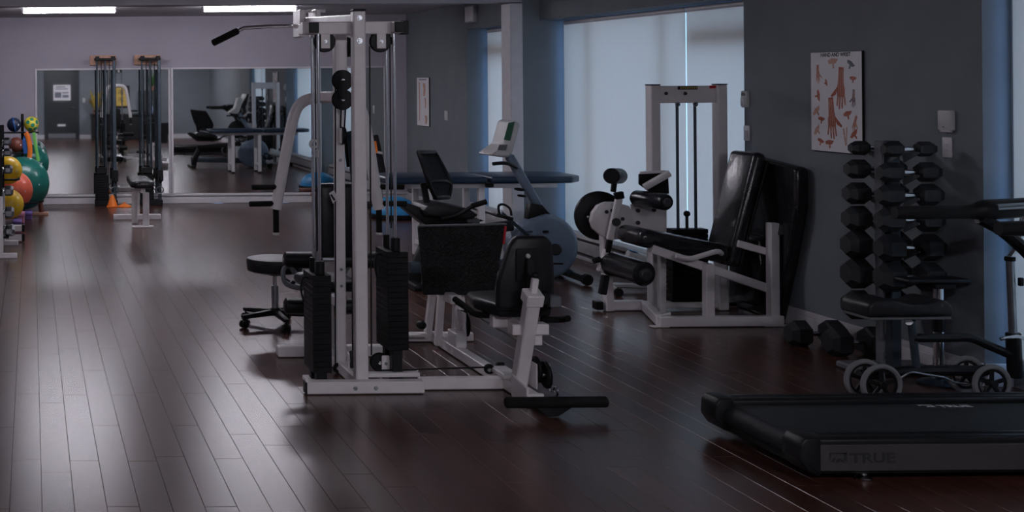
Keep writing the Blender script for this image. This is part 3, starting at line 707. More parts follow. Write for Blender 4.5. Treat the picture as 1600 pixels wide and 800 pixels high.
    T.p('arm_grip', G().bar(W(946, 430, 9.26), W(941, 460, 9.26), 0.052, 0.045, up=(0, 1, 0), bev=0.006), bp)
    T.p('stop_knob', G().cyl(W(927, 408, 9.27), W(938, 405, 9.27), 0.022, 14), bp)
    def roller(a, b, r):
        a, b = V(a), V(b); L = (b - a).length
        p = T.p('roller_pad', G().lathe(a, b - a, [(0, r * 0.35), (0.008, r * 0.8), (0.03, r), (L - 0.02, r), (L - 0.004, r * 0.86), (L, r * 0.6)], 28), 'shiny_vinyl')
        d = (b - a).normalized()
        T.p('roller_cap', G().lathe(b, d, [(0, r * 0.55), (0.006, r * 0.55), (0.007, r * 0.4), (0.012, r * 0.35), (0.012, 0)], 20), 'steel', p)
        return p
    roller(W(951, 411, 9.30), W(1009, 429, 8.86), 0.088)
    roller(W(992, 309, 9.34), W(1042, 316, 8.96), 0.060)
    T.p('roller_shaft', G().cyl(W(945, 408, 9.36), W(985, 421, 9.05), 0.016, 10), 'steel')
    # small tray and handle above the upper roller
    T.p('tray_back', G().prism([W(999, 288, 9.36), W(999, 272, 9.36), W(1044, 267, 9.36), W(1046, 303, 9.36), W(1020, 303, 9.36)], (0, 1, 0), 0.02, 0.004), bp)
    T.p('tray_handle', G().bar(W(1006, 293, 9.18), W(1047, 270, 9.10), 0.045, 0.05, up=(0, 1, 0), bev=0.01, seg=2), wp)
    T.p('tray_lip', G().bar(W(1000, 270, 9.34), W(1040, 268, 9.30), 0.03, 0.02, bev=0.004), wp)
    T.p('side_post', G().bar(W(1034, 490, 9.2), W(1034, 372, 9.2), 0.045, 0.05, up=(0, 1, 0), bev=0.005), wp)
    # seat and backrest
    def rot_box(p, q, w, t, r):
        p, q = V(p), V(q); x, y, z = frame(q - p, (0, 1, 0))
        R = Matrix((x, y, z)).transposed().to_4x4()
        return G().box((p + q) / 2, (t, w, (q - p).length), R, r, 4)
    T.p('seat', rot_box(W(980, 366, YS), W(1120, 394, YS), 0.38, 0.13, 0.055), 'shiny_vinyl')
    T.p('backrest', rot_box(W(1126, 412, YS), W(1170, 237, YS), 0.34, 0.095, 0.040), 'shiny_vinyl')
    T.p('back_board', rot_box(W(1141, 408, YS), W(1183, 250, YS), 0.28, 0.02, 0.006), bp)
    T.p('grab_handle', G().tube([W(1056, 400, YN - 0.05), W(1078, 404, YN - 0.06), W(1095, 400, YN - 0.06), W(1120, 393, YN - 0.05), W(1127, 396, YN)], 0.018, 10, sm=4), wp)
leg_extension()

# folded vinyl mat leaning on the wall behind the machine
def vinyl_mat():
    T = Thing('exercise_mat', 'folded glossy black vinyl mat leaning on grey wall behind the leg extension backrest', 'mat', (5.3, 9.0, 0), world=True)
    pl = [(9.36, 1.20), (8.60, 1.13), (8.60, 0.85), (8.72, 0.45), (8.87, 0.02), (9.36, 0.02)]
    T.p('outer_fold', G().prism([(5.262, y, z) for y, z in pl], (1, 0, 0), 0.10, 0.035, 4), 'shiny_vinyl')
    T.p('inner_fold', G().prism([(5.20, y, z) for y, z in ((9.34, 0.62), (8.96, 0.60), (8.93, 0.40), (9.0, 0.10), (9.34, 0.10))], (1, 0, 0), 0.058, 0.025, 3), 'shiny_vinyl')
vinyl_mat()

# ------------------------------------------------------------------ recumbent bike
def recumbent_bike():
    T = Thing('recumbent_bike', 'grey recumbent exercise bike with mesh back seat and tilted console', 'exercise bike', (3.95, 10.7, 0), world=True)
    yb = 10.85; yr = 10.62
    # front shroud
    c = W(846, 384, yb)
    n = 40; prof = []
    for i in range(n):
        a = 2 * PI * i / n
        rx = 0.295 * (1.0 if math.cos(a) > 0 else 1.06); rz = 0.285
        prof.append(V((c.x + rx * math.cos(a), yb - 0.09, c.z + rz * math.sin(a) - (0.02 if math.cos(a) < 0 else 0) * 1)))
    sh = T.p('front_shroud', G().prism(prof, (0, 1, 0), 0.18, 0.045, 4), 'grey_shroud', ang=60)
    T.p('shroud_slot', G().bar(W(861, 412, yb - 0.095), W(880, 412, yb - 0.095), 0.012, 0.008, up=(0, 1, 0), bev=0.002), 'black_plastic', sh)
    T.p('shroud_badge', G().bar(W(848, 362, yb - 0.095), W(857, 362, yb - 0.095), 0.022, 0.008, up=(0, 1, 0), bev=0.002), 'black_plastic', sh)
    T.p('shroud_badge', G().bar(W(822, 362, yb - 0.095), W(832, 362, yb - 0.095), 0.012, 0.008, up=(0, 1, 0), bev=0.002), 'dark_steel', sh)
    # neck and mast
    T.p('mast_boot', G().prism([W(824, 343, yb - 0.05), W(829, 318, yb - 0.05), W(848, 320, yb - 0.05), W(876, 352, yb - 0.05), W(862, 346, yb - 0.05)], (0, 1, 0), 0.10, 0.012, 2), 'black_plastic')
    T.p('mast', G().bar(W(841, 322, yb), W(795, 243, yb), 0.075, 0.07, up=(0, 1, 0), bev=0.02, seg=3), 'grey_shroud')
    # console
    co = [W(u, v, yb - 0.14) for u, v in ((764, 243), (767, 239), (786, 226), (796, 190), (806, 187), (814, 194), (803, 236), (796, 246), (785, 246))]
    cs = T.p('console', G().prism(co, (0, 1, 0), 0.28, 0.02, 3), 'light_plastic')
    def scr(a, b, w, m, nm):
        a, b = V(a), V(b)
        nrm = V((-(b.z - a.z), 0, b.x - a.x)).normalized()
        T.p(nm, G().prism([a + V((0, -w / 2, 0)), a + V((0, w / 2, 0)), b + V((0, w / 2, 0)), b + V((0, -w / 2, 0))], nrm, 0.008, 0.002), m, cs)
    scr(W(785.5, 220, yb), W(793.5, 192, yb), 0.20, 'screen_green', 'screen')
    scr(W(772, 233.5, yb), W(784.5, 225, yb), 0.20, 'black_plastic', 'keypad')
    T.p('front_panel', G().prism([W(u, v, yb - 0.14) for u, v in ((787, 218), (794, 192), (804, 190), (797, 220))], (0, -1, 0), 0.006, 0.002), 'screen_green', cs)
    T.p('key_panel', G().prism([W(u, v, yb - 0.14) for u, v in ((777, 234), (780, 226), (793, 226), (790, 235))], (0, -1, 0), 0.006, 0.002), 'grey_plastic', cs)
    hb = T.p('handlebar', G().tube([W(770, 256, yb - 0.22), W(790, 255, yb - 0.20), W(805, 260, yb - 0.10), W(808, 262, yb), W(805, 260, yb + 0.10), W(790, 255, yb + 0.20), W(770, 256, yb + 0.22)], 0.016, 10, sm=4), 'black_plastic')
    T.p('bottle_holder', G().ring(W(812, 296, yb - 0.08), (0.2, 0.2, 1), 0.04, 0.007, 20, 6).ring(W(815, 306, yb - 0.08), (0.2, 0.2, 1), 0.03, 0.007, 20, 6), 'black_plastic')
    # pedals and cranks
    for (u, v, Y) in ((786, 333, yb - 0.20), (872, 394, yb + 0.2)):
        pc = W(u, v, Y)
        cr = T.p('crank', G().bar(W(846 if Y > yb else 826, 384 if Y > yb else 368, yb + (0.11 if Y > yb else -0.11)), pc + V((0, 0.05 if Y < yb else -0.05, 0)), 0.03, 0.02, up=(0, 1, 0)), 'dark_steel')
        T.p('pedal', G().box(pc + V((0, 0, -0.03)), (0.15, 0.09, 0.03), Matrix.Rotation(0.25, 4, 'Y'), 0.008, 2), 'black_plastic', cr)
        T.p('pedal_strap', G().tube([pc + V((-0.04, -0.03, -0.02)), pc + V((-0.045, -0.02, 0.06)), pc + V((0.0, -0.01, 0.075)), pc + V((0.05, -0.02, 0.04)), pc + V((0.06, -0.03, -0.02))], 0.011, 6, sm=5), 'black_rubber', cr)
    T.p('crank_hub', G().cyl(W(868, 390, yb - 0.12), W(868, 390, yb - 0.09), 0.05, 20), 'black_plastic')
    # base
    T.p('main_beam', G().bar((3.20, yr, 0.16), (c.x - 0.1, yb, 0.14), 0.08, 0.10, bev=0.012, seg=2), 'dark_steel')
    ff = T.p('front_foot', G().cyl((4.68, yb - 0.26, 0.05), (4.68, yb + 0.26, 0.05), 0.03, 14), 'black_plastic')
    for y in (yb - 0.28, yb + 0.28): T.p('transport_wheel', G().cyl((4.69, y - 0.025, 0.05), (4.69, y + 0.025, 0.05), 0.048, 18), 'black_rubber', ff)
    T.p('foot_stem', G().bar((4.52, yb, 0.13), (4.69, yb, 0.06), 0.06, 0.05), 'dark_steel')
    T.p('rear_leg', G().prism([W(638, 455, yr), W(640, 425, yr), W(662, 372, yr), W(680, 372, yr), W(660, 432, yr), W(657, 455, yr)], (0, 1, 0), 0.07, 0.012, 2), 'black_plastic')
    T.p('rear_foot', G().bb(3.16, 3.26, yr - 0.28, yr + 0.32, 0.0, 0.05, 0.015, 2), 'black_plastic')
    # rail, seat, backrest
    T.p('seat_rail', G().bar(W(660, 372, yr + 0.03), W(800, 352, yb), 0.09, 0.07, up=(0, 1, 0), bev=0.012, seg=2), 'black_plastic')
    T.p('seat_carriage', G().prism([W(u, v, yr - 0.08) for u, v in ((628, 322), (640, 318), (668, 328), (730, 336), (758, 345), (730, 352), (665, 352))], (0, 1, 0), 0.2, 0.015, 2), 'black_plastic')
    T.p('seat', G().prism([W(u, v, yr - 0.2) for u, v in ((662, 330), (668, 322), (690, 318), (735, 327), (748, 336), (738, 343), (690, 340), (668, 338))], (0, 1, 0), 0.42, 0.014, 3), 'black_vinyl')
    T.p('carriage_lever', G().bar(W(730, 344, yr - 0.1), W(749, 346, yr - 0.1), 0.04, 0.03, up=(0, 1, 0)), 'grey_plastic')
    # mesh backrest: a frame with two mesh fields
    L_ = [W(u, v, yr - h) for u, v, h in ((654, 238, .17), (662, 261, .18), (670, 285, .18), (680, 309, .12))]
    R_ = [W(u, v, yr + h) for u, v, h in ((679, 238, .17), (692, 261, .18), (704, 287, .18), (701, 308, .12))]
    bf = T.p('backrest_frame', G().tube(catmull(L_, 4) + catmull(R_[::-1], 4), 0.020, 8, closed=True).tube([L_[2], (L_[2] + R_[2]) / 2 + V((0.03, 0, 0.02)), R_[2]], 0.014, 8, sm=4), 'black_plastic')
    g = G(); A, B = catmull(L_, 5), catmull(R_, 5); rows = []
    for a, b in zip(A, B):
        rows.append([g.bm.verts.new(a.lerp(b, k / 6) + V((-0.035 * math.sin(PI * k / 6), 0, 0))) for k in range(7)])
    for r0, r1 in zip(rows, rows[1:]):
        for k in range(6): g.bm.faces.new((r0[k], r0[k + 1], r1[k + 1], r1[k]))
    bmesh.ops.solidify(g.bm, geom=list(g.bm.faces), thickness=0.006)
    T.p('backrest_mesh', g, 'mesh_fabric', bf)
    T.p('back_post', G().bar(W(672, 342, yr), W(661, 285, yr), 0.05, 0.035, up=(0, 1, 0)).bar(W(661, 290, yr), W(684, 296, yr + 0.02), 0.03, 0.03, up=(0, 1, 0)), 'black_plastic')
    for y in (yr - 0.26, yr + 0.28):
        sh_ = T.p('side_handle', G().tube([W(690, 342, y), W(715, 336, y), W(738, 322, y), W(743, 320, y)], 0.016, 10, sm=4), 'black_plastic')
        T.p('handle_grip', G().cyl(W(737, 322, y), W(760, 315, y), 0.022, 12), 'foam_grip', sh_)
recumbent_bike()

# ------------------------------------------------------------------ treatment table
def treatment_table():
    T = Thing('treatment_table', 'long navy padded treatment table on white frame in front of the tall windows', 'treatment table', (4.35, 12.1, 0), world=True)
    z = 0.83; y0, y1 = 11.78, 12.44
    def top(x0, x1, taper):
        return [(x0, y0, z - 0.065), (x0, y1, z - 0.065), (x1 - taper, y1, z - 0.065), (x1, y1 - 0.12, z - 0.065), (x1, y0 + 0.12, z - 0.065), (x1 - taper, y0, z - 0.065)]
    T.p('top_section', G().prism(top(4.34, 5.22, 0.12), (0, 0, 1), 0.065, 0.02, 3), 'blue_vinyl')
    T.p('top_section', G().prism(top(3.35, 4.33, 0.03), (0, 0, 1), 0.065, 0.02, 3), 'blue_vinyl')
    fr = G()
    fr.bb(3.5, 5.0, y0 + 0.1, y0 + 0.15, z - 0.115, z - 0.068, 0.004).bb(3.5, 5.0, y1 - 0.15, y1 - 0.1, z - 0.115, z - 0.068, 0.004)
    T.p('frame', fr, 'white_paint')
    for x in (3.78, 4.28):
        for y in (y0 + 0.125, y1 - 0.125):
            lg = T.p('leg', G().bb(x - 0.03, x + 0.03, y - 0.025, y + 0.025, 0.03, z - 0.11, 0.005), 'white_paint')
            T.p('foot', G().cyl((x, y, 0), (x, y, 0.032), 0.028, 14), 'black_rubber', lg)
        T.p('leg_brace', G().bb(x - 0.022, x + 0.022, y0 + 0.15, y1 - 0.15, 0.14, 0.18, 0.004), 'white_paint')
    T.p('hinge', G().bb(4.3, 4.37, y0 + 0.03, y0 + 0.08, z - 0.1, z - 0.068, 0.004), 'black_plastic')
treatment_table()

# ------------------------------------------------------------------ treadmill
def treadmill():
    T = Thing('treadmill', 'long black treadmill with grey side panel reading TRUE in the right foreground', 'treadmill', (4.2, 5.8, 0), world=True)
    xa, xb, ya, yb = 3.33, 5.28, 5.42, 6.20
    zt = 0.19
    T.p('deck', G().bb(xa + 0.05, xb - 0.1, ya + 0.06, yb - 0.06, 0.07, 0.15, 0.006), 'rail_black')
    T.p('belt', G().bb(xa + 0.07, xb - 0.15, ya + 0.13, yb - 0.13, 0.152, 0.168, 0.006, 2), 'belt')
    T.p('rear_roller', G().cyl((xa + 0.075, ya + 0.12, 0.112), (xa + 0.075, yb - 0.12, 0.112), 0.05, 24), 'belt')
    def rail(y0, y1):
        return G().bb(xa + 0.06, xb, y0, y1, 0.10, zt, 0.012, 3).bb(xa + 0.12, xb - 0.02, y0 + 0.02, y0 + 0.045, zt, zt + 0.003).bb(xa + 0.12, xb - 0.02, y1 - 0.045, y1 - 0.02, zt, zt + 0.003)
    nr = T.p('near_rail', rail(ya, ya + 0.12), 'rail_black'); fr = T.p('far_rail', rail(yb - 0.12, yb), 'rail_black')
    sp = T.p('side_panel', G().bb(xa + 0.07, xb - 0.02, ya - 0.012, ya + 0.002, 0.052, 0.166, 0.003), 'side_panel')
    T.p('under_skirt', G().bb(xa + 0.05, xb - 0.02, ya + 0.004, yb - 0.004, 0.035, 0.10, 0.008), 'rail_black')
    for y0, y1 in ((ya - 0.016, ya + 0.125), (yb - 0.125, yb + 0.016)):
        ym = (y0 + y1) / 2
        T.p('end_cap', G().prism([(xa + 0.07, y0, 0.03), (xa + 0.02, y0, 0.05), (xa - 0.015, y0, 0.10), (xa - 0.012, y0, 0.17), (xa + 0.01, y0, zt + 0.008), (xa + 0.08, y0, zt + 0.008), (xa + 0.08, y0, 0.03)], (0, 1, 0), y1 - y0, 0.012, 3), 'black_plastic')
    for x in (3.62, 5.0):
        for y in (ya + 0.03, yb - 0.05):
            ft = T.p('levelling_foot', G().lathe((x, y, 0.0), (0, 0, 1), [(0, 0.03), (0.01, 0.034), (0.018, 0.028), (0.024, 0.014), (0.04, 0.014)], 18), 'chrome')
    # lettering
    me = text_mesh('TRUE', 0.060, 'print_black', 0.0008, bold=0.0013)
    o = link('lettering', me, sp); o.rotation_euler = (PI / 2, 0, 0); o.location = V((3.535, ya - 0.0135, 0.090)) + T.off; o.scale = (1.35, 0.98, 1)
    lx = 3.445
    lg = G()
    def q(pts): lg.prism([V((lx + x * 0.001, ya - 0.0125, 0.088 + z * 0.001)) for x, z in pts], (0, -1, 0), 0.0015)
    q([(0, 46), (74, 46), (74, 40), (10, 40), (4, 30), (0, 14)]); q([(74, 46), (74, 6), (62, 14), (62, 42)])
    q([(8, 6), (14, 16), (24, 24), (24, 16), (18, 8), (16, 4)]); q([(26, 2), (34, 16), (46, 22), (58, 16), (66, 2), (56, 4), (46, 12), (38, 4)])
    T.p('logo', lg, 'print_black', sp)
    me2 = text_mesh('TRUE', 0.050, 'print_white', 0.0004, bold=0.0012)
    o = link('lettering', me2, T.o); o.location = V((4.36, yb - 0.128 - 0.07, 0.1685)) + T.off; o.scale = (1.3, 1.0, 1)
    lg = G(); lx = 4.275
    def q2(pts): lg.prism([V((lx + x * 0.001, yb - 0.198 + z * 0.0009, 0.1682)) for x, z in pts], (0, 0, 1), 0.0008)
    q2([(0, 46), (66, 46), (66, 38), (12, 38), (4, 30), (0, 14)]); q2([(66, 38), (66, 6), (56, 14), (56, 38)]); q2([(20, 2), (28, 16), (40, 22), (50, 14), (56, 2), (46, 4), (38, 10), (30, 4)])
    T.p('logo', lg, 'print_white')
    # uprights, handrails, console (mostly right of the frame)
    for y, sg in ((ya + 0.06, -1), (yb - 0.06, 1)):
        T.p('upright', G().bar((5.20, y, 0.12), (5.02, y, 1.20), 0.07, 0.09, up=(1, 0, 0), bev=0.015, seg=2), 'rail_black')
        hr = T.p('handrail', G().tube([(4.24, y, 1.09), (4.34, y, 1.09), (4.60, y, 1.09), (4.68, y, 1.10), (4.80, y, 1.105), (5.0, y, 1.12)], [0.03, 0.034, 0.034, 0.05, 0.05, 0.045], 12, sm=4), 'black_plastic')
        T.p('rail_strut', G().tube([(4.66, y, 1.06), (4.78, y, 0.99), (4.92, y, 0.86), (5.09, y, 0.66)], 0.03, 10, sm=4), 'rail_black')
        T.p('pulse_grip', G().cyl((4.71, y - sg * 0.04, 1.115), (4.90, y - sg * 0.04, 1.125), 0.017, 12), 'steel', hr)
    T.p('console', G().prism([(4.98, ya + 0.05, 1.16), (5.12, ya + 0.05, 1.42), (5.17, ya + 0.05, 1.42), (5.10, ya + 0.05, 1.12)], (0, 1, 0), yb - ya - 0.1, 0.02, 2), 'black_plastic')
    T.p('motor_hood', G().prism([(4.98, ya + 0.07, 0.15), (5.06, ya + 0.07, 0.30), (5.26, ya + 0.07, 0.30), (5.30, ya + 0.07, 0.08), (4.98, ya + 0.07, 0.08)], (0, 1, 0), yb - ya - 0.14, 0.02, 2), 'rail_black')
treadmill()

# ------------------------------------------------------------------ dumbbells
def hex_profile(g, c, ax, r, L, out):
    """hexagonal head centred at c, length L along ax, chamfered on the outer side"""
    x, y, z = frame(ax); c = V(c); bm = g.bm
    st = [(-L / 2, 0.86), (-L / 2 + 0.012, 1.0), (L / 2 - L * 0.28, 1.0), (L / 2, 0.66)]
    if out < 0: st = [(-t, k) for t, k in st][::-1]
    rings = [[bm.verts.new(c + z * t + (x * math.cos(PI / 3 * i + PI / 6) + y * math.sin(PI / 3 * i + PI / 6)) * r * k) for i in range(6)] for t, k in st]
    for a, b in zip(rings, rings[1:]):
        for i in range(6): bm.faces.new((a[i], a[(i + 1) % 6], b[(i + 1) % 6], b[i]))
    bm.faces.new(rings[0][::-1]); bm.faces.new(rings[-1])
_db = {}
def dumbbell(loc, r, L, label, group, ang=0.0, small=False, tilt=0.0, hl=None):
    """axis along local x; loc = centre of the handle"""
    key = (round(r, 4), round(L, 3), small)
    if key not in _db:
        hl = L * (0.36 if small else 0.345)
        ms = []
        for sg in (-1, 1):
            g = G(); hex_profile(g, (sg * (L / 2 - hl / 2), 0, 0), (1, 0, 0), r, hl, sg); ms.append(g.mesh('head', 'steel' if small else 'hex_rubber', 20))
        k = L / 2 - hl
        g = G().lathe((-k, 0, 0), (1, 0, 0), [(0, 0.010), (0.1 * k, 0.012), (0.7 * k, 0.0155), (1.3 * k, 0.0155), (1.9 * k, 0.012), (2 * k, 0.010)], 14)
        _db[key] = (ms, g.mesh('handle', 'chrome'))
    ms, hm = _db[key]
    root = link('dumbbell', None); root.location = loc; root.rotation_euler = (0, tilt, ang); root.empty_display_size = 0.05
    root['label'] = label; root['category'] = 'dumbbell'; root['group'] = group
    for m in ms: link('head', m, root)
    link('handle', hm, root)
    return root
def dumbbell_rack():
    xc, yc = 5.12, 7.43
    T = Thing('dumbbell_rack', 'narrow upright dumbbell rack with grey steel column against the grey wall', 'rack', (xc, yc, 0), world=True)
    col = 'grey_plastic'
    T.p('column', G().bb(xc - 0.03, xc + 0.03, yc - 0.03, yc + 0.03, 0.04, 1.375, 0.006), 'dark_steel')
    T.p('column_plate', G().bb(5.035, 5.05, yc - 0.035, yc + 0.035, 0.05, 1.375, 0.004), col)
    T.p('base', G().bb(4.86, 5.32, yc - 0.14, yc + 0.14, 0.0, 0.04, 0.01), col)
    rowsF = [(233, .044, .30), (269, .058, .345), (305, .065, .36), (343, .072, .365), (387, .080, .37), (433, .086, .37)]
    rowsB = [(231, .042, .30), (264, .058, .345), (302, .066, .36), (341, .076, .365), (382, .086, .37), (427, .092, .37), (476, .088, .37)]
    names = ['top', 'second', 'third', 'fourth', 'fifth', 'sixth', 'bottom']
    yF, yB = yc - 0.135, yc + 0.135
    for i, (v, r, L) in enumerate(rowsF):
        z = W(1420, v, yF).z
        for x in (xc - 0.045, xc + 0.045):
            T.p('cradle', G().prism([(x - 0.004, yc - 0.03, z - 0.09), (x - 0.004, yc - 0.03, z - 0.03), (x - 0.004, yF + 0.02, z - 0.016), (x - 0.004, yF - 0.025, z - 0.016), (x - 0.004, yF - 0.03, z - 0.026)], (1, 0, 0), 0.008, 0.002), col)
        dumbbell((xc + 0.005, yF, z), r, L, 'black hex dumbbell with chrome handle, %s of the column facing the camera' % names[i], 'hex dumbbells on the rack')
    for i, (v, r, L) in enumerate(rowsB):
        z = W(1342, v, yB).z
        for x in (xc - 0.045, xc + 0.045):
            T.p('cradle', G().prism([(x - 0.004, yc + 0.03, z - 0.09), (x - 0.004, yc + 0.03, z - 0.03), (x - 0.004, yB - 0.02, z - 0.016), (x - 0.004, yB + 0.025, z - 0.016), (x - 0.004, yB + 0.03, z - 0.026)], (1, 0, 0), 0.008, 0.002), col)
        dumbbell((xc - 0.01, yB, z), r, L, 'black hex dumbbell on the far side of the rack, %s of its column' % names[i], 'hex dumbbells on the rack')
    for (x, Y, r, lab) in ((5.12, 8.17, 0.088, 'large black hex dumbbell on floor nearest the leg extension machine'), (5.175, 7.86, 0.098, 'large black hex dumbbell on floor just left of the rack foot')):
        dumbbell((x, Y, r * 0.866), r, 0.36, lab, 'hex dumbbells on the floor')
dumbbell_rack()

# ------------------------------------------------------------------ knee scooter and chrome stool
def knee_scooter():
    Y = 6.82
    T = Thing('knee_scooter', 'black knee scooter with padded rest and grey-tyred wheels in front of dumbbell rack', 'knee scooter', (5.0, Y, 0), world=True)
    def wheel(x, y, r=0.105):
        w = T.p('wheel', G().ring((x, y, r), (0, 1, 0), r - 0.014, 0.014, 36, 8), 'tyre_grey')
        g = G().ring((x, y, r), (0, 1, 0), r - 0.032, 0.008, 28, 6)
        T.p('rim', g, 'black_plastic', w)
        for k in range(5):
            a = 2 * PI * k / 5 + 0.3
            T.p('spoke', G().bar((x, y, r), (x + (r - 0.03) * math.cos(a), y, r + (r - 0.03) * math.sin(a)), 0.02, 0.012, up=(0, 1, 0), bev=0.002), 'black_plastic', w)
        T.p('hub', G().cyl((x, y - 0.025, r), (x, y + 0.025, r), 0.02, 14), 'black_plastic', w)
    xa = W(1367, 578, Y - 0.1).x; xb = W(1545, 582, Y - 0.1).x
    wheel(xa, Y - 0.15, 0.112); wheel(xa - 0.01, Y - 0.03, 0.112); wheel(xb, Y - 0.12); wheel(xb + 0.02, Y + 0.09)
    T.p('rear_axle', G().cyl((xa, Y - 0.16, 0.11), (xa, Y - 0.02, 0.11), 0.012, 10), 'dark_steel')
    T.p('front_axle', G().cyl((xb + 0.01, Y - 0.13, 0.105), (xb + 0.01, Y + 0.14, 0.105), 0.012, 10), 'dark_steel')
    T.p('main_tube', G().tube([(xa - 0.02, Y, 0.13), (4.9, Y, 0.15), (5.15, Y, 0.145), (xb + 0.06, Y, 0.15)], 0.03, 10, sm=4), 'rail_black')
    T.p('upper_tube', G().tube([W(1425, 528, Y), W(1480, 528, Y), W(1515, 528, Y), W(1545, 540, Y), W(1582, 556, Y)], 0.024, 10, sm=4), 'rail_black')
    T.p('seat_tube', G().tube([W(1432, 575, Y), W(1424, 500, Y)], 0.02, 10), 'dark_steel')
    T.p('seat_clamp', G().cyl(W(1420, 503, Y - 0.03), W(1420, 503, Y + 0.03), 0.02, 12), 'chrome')
    pd = [W(u, v, Y - 0.12) for u, v in ((1357, 497), (1358, 478), (1366, 471), (1400, 470), (1425, 477), (1448, 477), (1470, 469), (1484, 471), (1490, 480), (1492, 494))]
    kp = T.p('knee_pad', G().prism(pd, (0, 1, 0), 0.24, 0.018, 3), 'black_vinyl')
    T.p('pad_board', G().bb(pd[0].x + 0.01, pd[-1].x - 0.01, Y - 0.11, Y + 0.11, pd[0].z - 0.014, pd[0].z, 0.003), 'grey_plastic', kp)
    st = T.p('steering_column', G().cyl(W(1586, 590, Y), W(1583, 520, Y), 0.036, 16), 'rail_black')
    T.p('steering_post', G().cyl(W(1583, 522, Y), W(1578, 400, Y), 0.020, 14), 'steel')
    T.p('post_collar', G().cyl(W(1578, 408, Y), W(1578, 401, Y), 0.026, 14), 'black_plastic')
    T.p('handlebar_stem', G().cyl(W(1578, 402, Y), W(1592, 382, Y), 0.014, 12).cyl(W(1592, 382, Y), W(1600, 330, Y + 0.02), 0.014, 12), 'chrome')
    T.p('handlebar', G().cyl(W(1600, 330, Y) + V((0, -0.20, 0)), W(1600, 330, Y) + V((0, 0.24, 0)), 0.014, 12), 'black_plastic')
    T.p('quick_release', G().tube([W(1563, 530, Y - 0.04), W(1575, 527, Y - 0.045), W(1590, 526, Y - 0.04), W(1605, 530, Y - 0.03)], 0.010, 8, sm=3), 'chrome')
    T.p('column_latch', G().bb(W(1587, 440, Y).x, W(1594, 440, Y).x, Y - 0.03, Y - 0.01, W(1587, 446, Y).z, W(1587, 433, Y).z, 0.004), 'black_plastic')
    T.p('brake_cable', G().tube([W(1408, 590, Y - 0.05), W(1424, 582, Y - 0.06), W(1445, 585, Y - 0.05), W(1475, 590, Y - 0.05), W(1490, 597, Y - 0.05), W(1510, 600, Y - 0.05)], 0.006, 6, sm=5), 'steel')
knee_scooter()
def chrome_stool():
    p = W(1467, 580, 7.12)
    T = Thing('pedestal_stool', 'small stool with thin black top on chrome column behind the knee scooter', 'stool', (p.x, 7.12, 0))
    zt = W(1455, 437, 7.12).z
    T.p('seat', G().box((-0.035, 0, zt), (0.35, 0.13, 0.022), None, 0.009, 3), 'black_vinyl')
    T.p('seat_plate', G().box((0, 0, zt - 0.03), (0.12, 0.12, 0.03), None, 0.006), 'black_plastic')
    T.p('column', G().cyl((0, 0, 0.03), (0, 0, zt - 0.02), 0.028, 18), 'chrome')
    T.p('sleeve', G().cyl((0, 0, 0.3), (0, 0, zt - 0.14), 0.031, 18), 'black_plastic')
    T.p('base', G().lathe((0, 0, 0), (0, 0, 1), [(0, 0.10), (0.01, 0.105), (0.02, 0.09), (0.035, 0.04), (0.05, 0.035)], 32), 'dark_steel')
chrome_stool()

